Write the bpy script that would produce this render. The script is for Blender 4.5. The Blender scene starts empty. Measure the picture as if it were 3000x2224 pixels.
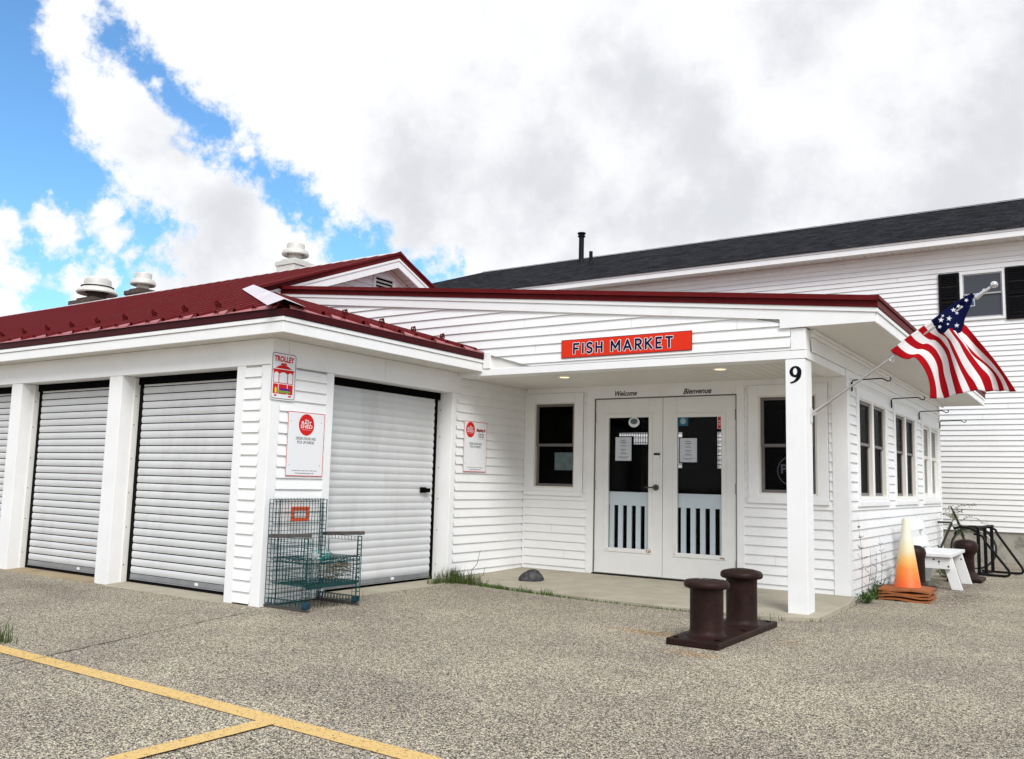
import bpy, bmesh, math, random
from mathutils import Vector, Matrix, noise
random.seed(7)
sc = bpy.context.scene
R = math.radians
# ------------------------------------------------------------------ camera
yaw, pitch, roll = -0.58964687, 0.11570787, 0.02526923
fw = Vector((math.sin(yaw)*math.cos(pitch), math.cos(yaw)*math.cos(pitch), math.sin(pitch)))
rt = Vector((math.cos(yaw), -math.sin(yaw), 0)); up = rt.cross(fw)
r2 = math.cos(roll)*rt + math.sin(roll)*up; u2 = -math.sin(roll)*rt + math.cos(roll)*up
CAM = Vector((6.096, -9.450, 1.062))
cd = bpy.data.cameras.new('camera'); cam = bpy.data.objects.new('camera', cd)
sc.collection.objects.link(cam); sc.camera = cam
M = Matrix((r2, u2, -fw)).transposed().to_4x4(); M.translation = CAM
cam.matrix_world = M
cd.sensor_width = 36; cd.lens = 36*2572.65/3000; cd.clip_start = .05; cd.clip_end = 3000
# ------------------------------------------------------------------ sky
SUN_AZ, SUN_EL = R(135), R(43)          # azimuth clockwise from +y
w = bpy.data.worlds.new('World'); sc.world = w; w.use_nodes = True
nt = w.node_tree; nt.nodes.clear()
def N(t, **k):
    n = nt.nodes.new(t)
    for a, b in k.items(): setattr(n, a, b)
    return n
def lk(a, b): nt.links.new(a, b)
def val(s, x):
    if hasattr(x, 'links'): lk(x, s)
    else: s.default_value = x
def mth(op, a, b=None, c=None, clamp=False):
    n = N('ShaderNodeMath', operation=op); n.use_clamp = clamp
    val(n.inputs[0], a)
    if b is not None: val(n.inputs[1], b)
    if c is not None: val(n.inputs[2], c)
    return n.outputs[0]
tc = N('ShaderNodeTexCoord'); sep = N('ShaderNodeSeparateXYZ'); lk(tc.outputs['Generated'], sep.inputs[0])
az = mth('ARCTAN2', sep.outputs[0], sep.outputs[1]); el = mth('ARCSINE', sep.outputs[2])
cmb = N('ShaderNodeCombineXYZ'); lk(az, cmb.inputs[0]); lk(el, cmb.inputs[1])
def noi(src, scale, detail, rough, off=(0, 0, 0), dist=0.0):
    mp = N('ShaderNodeMapping'); lk(src, mp.inputs[0]); mp.inputs['Location'].default_value = off
    n = N('ShaderNodeTexNoise'); n.inputs['Scale'].default_value = scale; n.inputs['Detail'].default_value = detail
    n.inputs['Roughness'].default_value = rough; n.inputs['Distortion'].default_value = dist
    lk(mp.outputs[0], n.inputs['Vector']); return n
dirv = tc.outputs['Generated']
warp = noi(dirv, 12, 8, .66)
wv = N('ShaderNodeVectorMath', operation='MULTIPLY_ADD'); lk(warp.outputs['Color'], wv.inputs[0])
wv.inputs[1].default_value = (.075, .075, 0); wv.inputs[2].default_value = (-.0375, -.0375, 0)
P = N('ShaderNodeVectorMath', operation='ADD'); lk(cmb.outputs[0], P.inputs[0]); lk(wv.outputs[0], P.inputs[1])
def blobs(lst, k_=.022):
    acc = None
    for (a, e, r) in lst:
        d = N('ShaderNodeVectorMath', operation='DISTANCE'); lk(P.outputs[0], d.inputs[0]); d.inputs[1].default_value = (a, e, 0)
        v = mth('MULTIPLY_ADD', d.outputs['Value'], -1.0, r)
        acc = v if acc is None else mth('SMOOTH_MAX', acc, v, k_)
    return acc
gaps = blobs([(-1.16,.42,.055),(-1.15,.37,.065),(-1.135,.31,.078),(-1.11,.26,.080),(-1.12,.22,.08),(-1.07,.29,.045),(-1.05,.25,.055),(-1.0,.243,.040),(-1.04,.215,.04),(-1.10,.20,.05),
  (-1.045,.435,.022),(-1.025,.420,.026),(-1.0,.408,.024),(-.975,.395,.026),(-.95,.38,.028),(-.93,.362,.028),(-.905,.348,.022),(-.88,.333,.024),(-.855,.318,.020),(-.83,.300,.024),(-.805,.280,.028),(-.78,.262,.034),(-.755,.250,.028),(-.73,.243,.022),(-.70,.236,.026),(-.672,.232,.022),
  (-1.12,.20,.085),(-1.05,.21,.05),(-1.3,.3,.12),(-1.5,.5,.15),(.6,.5,.2),(1.4,.3,.25),(-2.6,.5,.3)])
puffs = blobs([(-1.082,.240,.013),(-1.095,.248,.009),(-1.037,.262,.008),(-1.02,.243,.007),(-1.125,.235,.010),(-1.14,.195,.016),(-1.11,.185,.012),(-1.0,.225,.006),(-1.13,.13,.04),(-1.03,.20,.012),(-.995,.405,.004),(-1.06,.195,.010),(-1.15,.15,.03),(-.90,.352,.004),(-.84,.29,.005)], .006)
det = noi(dirv, 20, 11, .66, (3, 1, 2)).outputs['Fac']
f1 = mth('MINIMUM', gaps, mth('MULTIPLY', puffs, -1.7))
f2 = mth('MULTIPLY_ADD', mth('SUBTRACT', det, .5), -.12, f1)
mr = N('ShaderNodeMapRange'); mr.interpolation_type = 'SMOOTHSTEP'; lk(f2, mr.inputs[0])
mr.inputs[1].default_value = -.007; mr.inputs[2].default_value = .019; mr.inputs[3].default_value = 1; mr.inputs[4].default_value = 0
cloud = mr.outputs[0]
sky = N('ShaderNodeTexSky', sky_type='NISHITA'); sky.sun_disc = False; sky.sun_elevation = SUN_EL; sky.sun_rotation = SUN_AZ
sky.air_density = 1.0; sky.dust_density = .3; sky.ozone_density = 2.2
# cloud radiance: white tops with broad soft grey undersides
grey = blobs([(-.68,.37,.09),(-.60,.35,.08),(-.70,.31,.06),(-.26,.335,.05),(-.33,.325,.05),(-.10,.36,.08),(-.12,.29,.09),(-.44,.29,.05),(-.20,.42,.03),(-.08,.24,.07),(-.5,.26,.04),(-.92,.27,.02),(-1.0,.33,.015),(-.45,.43,.04),(-.25,.46,.05),(-.02,.43,.05),(-.38,.38,.03)])
gn = noi(dirv, 4.2, 6, .55, (5, 2, 8)).outputs['Fac']; gn2 = noi(dirv, 11, 7, .6, (1, 7, 3)).outputs['Fac']
ga = mth('MULTIPLY_ADD', mth('SUBTRACT', gn, .5), .35, grey); ga = mth('MULTIPLY_ADD', mth('SUBTRACT', gn2, .5), .30, ga)
mr2 = N('ShaderNodeMapRange'); mr2.interpolation_type = 'SMOOTHSTEP'; lk(ga, mr2.inputs[0])
mr2.inputs[1].default_value = -.065; mr2.inputs[2].default_value = .095
mixg = N('ShaderNodeMix', data_type='RGBA'); lk(mr2.outputs[0], mixg.inputs['Factor'])
CL = 7.3
mixg.inputs['A'].default_value = (CL*.985, CL, CL*1.03, 1); mixg.inputs['B'].default_value = (CL*.73, CL*.745, CL*.785, 1)
tint = N('ShaderNodeMix', data_type='RGBA'); tint.blend_type = 'MULTIPLY'; tint.inputs['Factor'].default_value = 1
lk(sky.outputs[0], tint.inputs['A']); tint.inputs['B'].default_value = (.88, 1.27, 1.48, 1)
mixc = N('ShaderNodeMix', data_type='RGBA'); lk(cloud, mixc.inputs['Factor']); lk(tint.outputs['Result'], mixc.inputs['A']); lk(mixg.outputs['Result'], mixc.inputs['B'])
bg = N('ShaderNodeBackground'); lk(mixc.outputs['Result'], bg.inputs[0]); bg.inputs[1].default_value = .10
ow = N('ShaderNodeOutputWorld'); lk(bg.outputs[0], ow.inputs[0])
# ------------------------------------------------------------------ sun (veiled by cloud)
sd = bpy.data.lights.new('sun', 'SUN'); sun = bpy.data.objects.new('sun', sd); sc.collection.objects.link(sun)
sd.energy = 2.0; sd.angle = R(28); sd.color = (1, .985, .965)
sdir = Vector((math.sin(SUN_AZ)*math.cos(SUN_EL), math.cos(SUN_AZ)*math.cos(SUN_EL), math.sin(SUN_EL)))
sun.rotation_euler = sdir.to_track_quat('Z', 'Y').to_euler()
sc.view_settings.view_transform = 'Standard'; sc.view_settings.look = 'None'
sc.view_settings.exposure = .50; sc.view_settings.gamma = 1
sc.cycles.max_bounces = 8; sc.cycles.transparent_max_bounces = 16

# ------------------------------------------------------------------ helpers
WL = {}
def tago(o, label=None, cat=None, group=None, kind=None):
    if label: o['label'] = label
    if cat: o['category'] = cat
    if group: o['group'] = group
    if kind: o['kind'] = kind
    return o
def thing(name, loc, label, cat, group=None):
    o = bpy.data.objects.new(name, None); o.empty_display_size = .1; sc.collection.objects.link(o); o.location = loc
    WL[o.name] = Vector(loc); return tago(o, label, cat, group)
class MB:
    def __init__(s): s.v = []; s.f = []; s.mi = []; s.m = 0
    def face(s, pts):
        n = len(s.v); s.v += [Vector(p) for p in pts]; s.f.append(tuple(range(n, n+len(pts)))); s.mi.append(s.m); return s
    def add(s, vs, fs):
        n = len(s.v); s.v += [Vector(p) for p in vs]
        for f in fs: s.f.append(tuple(n+i for i in f)); s.mi.append(s.m)
        return s
    def hexa(s, p):  # 8 points: bottom 4, top 4
        return s.add(p, [(0,3,2,1),(4,5,6,7),(0,1,5,4),(1,2,6,5),(2,3,7,6),(3,0,4,7)])
    def box(s, x0, x1, y0, y1, z0, z1):
        return s.hexa([(x0,y0,z0),(x1,y0,z0),(x1,y1,z0),(x0,y1,z0),(x0,y0,z1),(x1,y0,z1),(x1,y1,z1),(x0,y1,z1)])
    def fbox(s, F, u0, u1, v0, v1, w0, w1):
        return s.hexa([F(u0,v0,w0),F(u1,v0,w0),F(u1,v0,w1),F(u0,v0,w1),F(u0,v1,w0),F(u1,v1,w0),F(u1,v1,w1),F(u0,v1,w1)])
    def prism(s, pts, d):
        n = len(pts); d = Vector(d); a = [Vector(p) for p in pts]
        return s.add(a+[p+d for p in a], [tuple(range(n))[::-1], tuple(range(n, 2*n))]+[(i,(i+1)%n,n+(i+1)%n,n+i) for i in range(n)])
    def beam(s, a, b, wd, ht, upv=(0,0,1)):
        a = Vector(a); b = Vector(b); d = (b-a).normalized(); upv = Vector(upv)
        x = d.cross(upv)
        if x.length < 1e-4: x = d.cross(Vector((1,0,0)))
        x.normalize(); y = x.cross(d)
        x *= wd/2; y *= ht/2
        return s.hexa([a-x-y, a+x-y, b+x-y, b-x-y, a-x+y, a+x+y, b+x+y, b-x+y])
    def tube(s, pts, r, n=8, cap=True):
        P = [Vector(p) for p in pts]; rr = r if isinstance(r, (list, tuple)) else [r]*len(P)
        ref = None; base = len(s.v)
        for i, p in enumerate(P):
            d = (P[min(i+1, len(P)-1)]-P[max(i-1, 0)]).normalized()
            if ref is None: ref = d.orthogonal().normalized()
            x = (ref - d*ref.dot(d))
            x = x.normalized() if x.length > 1e-5 else d.orthogonal().normalized()
            ref = x; y = d.cross(x)
            for k in range(n):
                a = 2*math.pi*k/n; s.v.append(p+(x*math.cos(a)+y*math.sin(a))*rr[i])
        for i in range(len(P)-1):
            for k in range(n):
                s.f.append((base+i*n+k, base+i*n+(k+1)%n, base+(i+1)*n+(k+1)%n, base+(i+1)*n+k)); s.mi.append(s.m)
        if cap:
            s.f.append(tuple(base+k for k in range(n))[::-1]); s.mi.append(s.m)
            s.f.append(tuple(base+(len(P)-1)*n+k for k in range(n))); s.mi.append(s.m)
        return s
    def lathe(s, prof, c, n=32):
        base = len(s.v); c = Vector(c)
        for (r, z) in prof:
            for k in range(n):
                a = 2*math.pi*k/n; s.v.append(c+Vector((r*math.cos(a), r*math.sin(a), z)))
        for i in range(len(prof)-1):
            for k in range(n):
                s.f.append((base+i*n+k, base+i*n+(k+1)%n, base+(i+1)*n+(k+1)%n, base+(i+1)*n+k)); s.mi.append(s.m)
        return s
    def build(s, name, mats, parent=None, bev=0, smooth=False, label=None, seg=1, angle=40):
        me = bpy.data.meshes.new(name)
        off = WL[parent.name] if parent else Vector((0,0,0))
        me.from_pydata([tuple(v-off) for v in s.v], [], s.f)
        if not isinstance(mats, (list, tuple)): mats = [mats]
        for m in mats: me.materials.append(m)
        if len(mats) > 1:
            for p, i in zip(me.polygons, s.mi): p.material_index = i
        o = bpy.data.objects.new(name, me); sc.collection.objects.link(o)
        if parent: o.parent = parent
        WL[o.name] = off
        if smooth:
            for p in me.polygons: p.use_smooth = True
            bm = bmesh.new(); bm.from_mesh(me); bmesh.ops.remove_doubles(bm, verts=bm.verts, dist=1e-5)
            bmesh.ops.recalc_face_normals(bm, faces=bm.faces)
            for e in bm.edges:
                if len(e.link_faces) == 2 and e.calc_face_angle(0) > R(angle): e.smooth = False
            bm.to_mesh(me); bm.free()
        if bev:
            bm = bmesh.new(); bm.from_mesh(me); bmesh.ops.recalc_face_normals(bm, faces=bm.faces); bm.to_mesh(me); bm.free()
            b = o.modifiers.new('bevel', 'BEVEL'); b.width = bev; b.segments = seg; b.limit_method = 'ANGLE'; b.angle_limit = R(35)
        if label: o['label'] = label
        return o
def frame(O, U, V, Nn):
    O = Vector(O); U = Vector(U); V = Vector(V); Nn = Vector(Nn)
    def F(u, v, w=0): return O+U*u+V*v+Nn*w
    F.O, F.U, F.V, F.N = O, U, V, Nn; return F
# ---- materials
def mat(name, col, rough=.5, metal=0, var=0, vscale=3, bump=0, bscale=60, grime=None, gscale=1.2, gamt=.25, spec=.22, stretch=(1,1,1), coat=0, transmission=0):
    m = bpy.data.materials.new(name); m.use_nodes = True; t = m.node_tree; b = t.nodes['Principled BSDF']
    b.inputs['Base Color'].default_value = (*col, 1); b.inputs['Roughness'].default_value = rough; b.inputs['Metallic'].default_value = metal
    b.inputs['Specular IOR Level'].default_value = spec; b.inputs['Coat Weight'].default_value = coat
    tcn = t.nodes.new('ShaderNodeTexCoord'); mp = t.nodes.new('ShaderNodeMapping'); mp.inputs['Scale'].default_value = stretch
    t.links.new(tcn.outputs['Object'], mp.inputs[0]); vec = mp.outputs[0]; colout = None
    if var:
        n = t.nodes.new('ShaderNodeTexNoise'); n.inputs['Scale'].default_value = vscale; n.inputs['Detail'].default_value = 6; n.inputs['Roughness'].default_value = .62; t.links.new(vec, n.inputs['Vector'])
        r = t.nodes.new('ShaderNodeMapRange'); t.links.new(n.outputs['Fac'], r.inputs[0]); r.inputs[1].default_value = .25; r.inputs[2].default_value = .75; r.inputs[3].default_value = 1-var; r.inputs[4].default_value = 1+var
        mx = t.nodes.new('ShaderNodeMix'); mx.data_type = 'RGBA'; mx.blend_type = 'MULTIPLY'; mx.inputs['Factor'].default_value = 1
        mx.inputs['A'].default_value = (*col, 1); t.links.new(r.outputs[0], mx.inputs['B']); colout = mx.outputs['Result']
        rr = t.nodes.new('ShaderNodeMapRange'); t.links.new(n.outputs['Fac'], rr.inputs[0]); rr.inputs[3].default_value = max(0, rough-.12); rr.inputs[4].default_value = min(1, rough+.12); t.links.new(rr.outputs[0], b.inputs['Roughness'])
    if grime:
        n = t.nodes.new('ShaderNodeTexNoise'); n.inputs['Scale'].default_value = gscale; n.inputs['Detail'].default_value = 8; n.inputs['Roughness'].default_value = .7; t.links.new(vec, n.inputs['Vector'])
        r = t.nodes.new('ShaderNodeMapRange'); t.links.new(n.outputs['Fac'], r.inputs[0]); r.inputs[1].default_value = .5; r.inputs[2].default_value = .8; r.inputs[4].default_value = gamt
        mx = t.nodes.new('ShaderNodeMix'); mx.data_type = 'RGBA'; t.links.new(r.outputs[0], mx.inputs['Factor'])
        if colout: t.links.new(colout, mx.inputs['A'])
        else: mx.inputs['A'].default_value = (*col, 1)
        mx.inputs['B'].default_value = (*grime, 1); colout = mx.outputs['Result']
    if colout: t.links.new(colout, b.inputs['Base Color'])
    if bump:
        n = t.nodes.new('ShaderNodeTexNoise'); n.inputs['Scale'].default_value = bscale; n.inputs['Detail'].default_value = 5; t.links.new(vec, n.inputs['Vector'])
        bp = t.nodes.new('ShaderNodeBump'); bp.inputs['Strength'].default_value = bump; bp.inputs['Distance'].default_value = .01; t.links.new(n.outputs['Fac'], bp.inputs['Height']); t.links.new(bp.outputs[0], b.inputs['Normal'])
    return m
SIDING = mat('white_vinyl', (.83,.833,.832), .42, var=.035, vscale=2.2, grime=(.45,.42,.34), gscale=1.3, gamt=.16, bump=.05, bscale=9)
TRIM = mat('white_trim', (.83,.834,.836), .45, var=.03, vscale=3, grime=(.45,.42,.34), gscale=2.4, gamt=.16)
TRIM_D = mat('aged_trim', (.76,.755,.72), .55, var=.04, vscale=5, grime=(.42,.38,.28), gscale=4.5, gamt=.22)
SOFFIT = mat('cream_soffit', (.72,.70,.66), .6, var=.03)
RED = mat('red_metal', (.112,.008,.0095), .5, var=.14, vscale=1.3, spec=.07, grime=(.16,.045,.04), gscale=2.2, gamt=.35, stretch=(1,.35,1), bump=.12, bscale=3)
REDEDGE = mat('red_metal_lit', (.36,.13,.14), .33, var=.1, vscale=4)  # lighter copy of the roof red; sky reflection on the lips is in the colour
CAPM = mat('sheen_painted_cap', (.66,.58,.60), .35, var=.08, vscale=3, metal=.25)  # pale base colour carries the bright highlight along ridge and hip
SHUTM = mat('roller_steel', (.61,.62,.625), .42, var=.07, vscale=1.8, grime=(.34,.33,.31), gscale=2.6, gamt=.38, stretch=(1,1,.35), bump=.10, bscale=4)
GALV = mat('galvanised', (.33,.34,.36), .4, metal=.6, var=.15, vscale=8)
BLACK = mat('black_rubber', (.003,.003,.0035), .9, spec=.03)
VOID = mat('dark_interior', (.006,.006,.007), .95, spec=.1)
CONC = mat('concrete', (.38,.345,.27), .85, var=.12, vscale=5, grime=(.20,.15,.09), gscale=2.2, gamt=.5, bump=.25, bscale=90)
CONC_ST = mat('stained_concrete', (.34,.27,.17), .85, var=.2, vscale=6, grime=(.09,.05,.03), gscale=3.0, gamt=.8, bump=.3, bscale=90)
FOUND = mat('block_foundation', (.36,.345,.30), .9, var=.2, vscale=3, grime=(.06,.05,.035), gscale=4.5, gamt=.9, bump=.4, bscale=40)
DOORW = mat('door_paint', (.76,.765,.75), .38, var=.03, vscale=4, grime=(.45,.40,.32), gscale=3, gamt=.18)
SASHD = mat('bronze_sash', (.16,.15,.15), .45, var=.1)
SASHW = mat('cream_sash', (.72,.70,.64), .5, var=.03)
BLKMET = mat('black_metal', (.006,.006,.007), .5, var=.2, vscale=20, spec=.12)
RUSTY = mat('rusty_iron', (.017,.0072,.0058), .48, var=.4, vscale=6, spec=.16, grime=(.06,.021,.011), gscale=8, gamt=.5, bump=.28, bscale=60)
RUST = mat('rust_flakes', (.42,.20,.06), .8, var=.4, vscale=30)
STEEL = mat('brushed_pole', (.55,.53,.50), .35, metal=.85, var=.08, vscale=12)
CHROME = mat('chrome', (.75,.76,.78), .12, metal=1)
VENTM = mat('spun_aluminium', (.62,.61,.57), .55, metal=.15, var=.06, vscale=4, grime=(.35,.33,.28), gscale=5, gamt=.25)
VENTD = mat('rusty_curb', (.07,.055,.045), .7, var=.4, vscale=10, grime=(.20,.12,.06), gscale=9, gamt=.5)
NAVY = mat('navy_ink', (.012,.010,.045), .6, spec=.05); SIGNRED = mat('sign_orange_red', (.68,.034,.014), .5, spec=.08, var=.05, vscale=3)
SIGNW = mat('sign_white', (.78,.79,.81), .4); REDINK = mat('red_ink', (.60,.02,.02), .5, spec=.08); BLKINK = mat('black_ink', (.006,.006,.008), .6, spec=.05)
PAPER = mat('paper', (.86,.90,.92), .7); BLUEINK = mat('blue_sticker', (.02,.20,.38), .5); GREENINK = mat('green_ink', (.10,.42,.06), .5); PURPLE = mat('purple_ink', (.10,.02,.25), .5); YELINK = mat('yellow_ink', (.75,.6,.05), .5)
PAINTW = mat('white_bench_paint', (.78,.785,.79), .42, var=.03, vscale=6, grime=(.4,.36,.28), gscale=6, gamt=.2)
TEAL = mat('teal_wire', (.006,.055,.058), .45, var=.3, vscale=15)
TEALCAP = mat('blue_end_cap', (.012,.040,.065), .6, var=.2, vscale=20)
ORANGE = mat('orange_plastic', (.72,.10,.025), .45, var=.08, vscale=8)
WOOD = mat('weathered_wood', (.085,.078,.072), .85, var=.3, vscale=18, stretch=(1,1,1), bump=.3, bscale=40)
TWINE = mat('white_twine', (.55,.60,.58), .9); ROPE = mat('brown_rope', (.22,.15,.08), .9, var=.4, vscale=20)
GREENTW = mat('green_twine', (.03,.35,.30), .8)
ROCK = mat('dark_slate', (.036,.036,.039), .7, var=.5, vscale=9, grime=(.26,.25,.24), gscale=7, gamt=.55, bump=.5, bscale=30)
LEAF = mat('leaf', (.055,.12,.018), .5, var=.35, vscale=14); GRASS = mat('grass_blade', (.065,.095,.022), .6, var=.5, vscale=20); STALK = mat('dry_stalk', (.055,.048,.04), .8, var=.3, vscale=30)
SEAT = mat('bike_saddle', (.62,.60,.54), .5); TYRE = mat('tyre', (.035,.033,.03), .8); OLIVE = mat('bike_frame', (.05,.06,.045), .4, var=.3, vscale=20)
WARM = bpy.data.materials.new('lit_bulb'); WARM.use_nodes = True; _b = WARM.node_tree.nodes['Principled BSDF']
_b.inputs['Emission Color'].default_value = (1, .72, .35, 1); _b.inputs['Emission Strength'].default_value = 1.6; _b.inputs['Base Color'].default_value = (.8,.6,.4,1)
def glass(name, tint=.75, ior=1.45, rough=0.0, base=None):
    m = bpy.data.materials.new(name); m.use_nodes = True; t = m.node_tree; t.nodes.clear()
    o = t.nodes.new('ShaderNodeOutputMaterial'); mx = t.nodes.new('ShaderNodeMixShader'); fr = t.nodes.new('ShaderNodeFresnel'); fr.inputs[0].default_value = ior
    gl = t.nodes.new('ShaderNodeBsdfGlossy'); gl.inputs['Roughness'].default_value = rough
    tr = t.nodes.new('ShaderNodeBsdfTransparent'); tr.inputs[0].default_value = (tint, tint*1.0, tint*1.01, 1)
    n = t.nodes.new('ShaderNodeTexNoise'); n.inputs['Scale'].default_value = 2.5; bp = t.nodes.new('ShaderNodeBump'); bp.inputs['Strength'].default_value = .02; bp.inputs['Distance'].default_value = .02
    t.links.new(n.outputs[0], bp.inputs['Height']); t.links.new(bp.outputs[0], gl.inputs['Normal'])
    t.links.new(fr.outputs[0], mx.inputs[0]); t.links.new(tr.outputs[0], mx.inputs[1]); t.links.new(gl.outputs[0], mx.inputs[2]); t.links.new(mx.outputs[0], o.inputs[0])
    return m
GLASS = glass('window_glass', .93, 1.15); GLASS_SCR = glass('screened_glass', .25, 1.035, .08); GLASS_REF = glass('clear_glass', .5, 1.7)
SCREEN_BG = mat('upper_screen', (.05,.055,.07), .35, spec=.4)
# cone orange gets faded white towards its top: real sun-bleached paint
CONEM = bpy.data.materials.new('bleached_cone'); CONEM.use_nodes = True; t = CONEM.node_tree; b = t.nodes['Principled BSDF']; b.inputs['Roughness'].default_value = .5
tcn = t.nodes.new('ShaderNodeTexCoord'); sp = t.nodes.new('ShaderNodeSeparateXYZ'); t.links.new(tcn.outputs['Object'], sp.inputs[0])
nn = t.nodes.new('ShaderNodeTexNoise'); nn.inputs['Scale'].default_value = 6; t.links.new(tcn.outputs['Object'], nn.inputs['Vector'])
ma = t.nodes.new('ShaderNodeMath'); ma.operation = 'MULTIPLY_ADD'; t.links.new(nn.outputs[0], ma.inputs[0]); ma.inputs[1].default_value = .16; t.links.new(sp.outputs[2], ma.inputs[2])
cr = t.nodes.new('ShaderNodeValToRGB'); t.links.new(ma.outputs[0], cr.inputs[0]); e = cr.color_ramp.elements
e[0].position = .14; e[0].color = (.78,.12,.02,1); e[1].position = .62; e[1].color = (.72,.70,.58,1)
x = e.new(.28); x.color = (.80,.23,.03,1); x = e.new(.40); x.color = (.74,.42,.12,1); x = e.new(.50); x.color = (.70,.62,.40,1)
t.links.new(cr.outputs[0], b.inputs['Base Color'])
CONEBASE = mat('cone_base_rubber', (.30,.10,.035), .7, var=.3, vscale=9, grime=(.25,.09,.04), gscale=5, gamt=.7)
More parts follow.
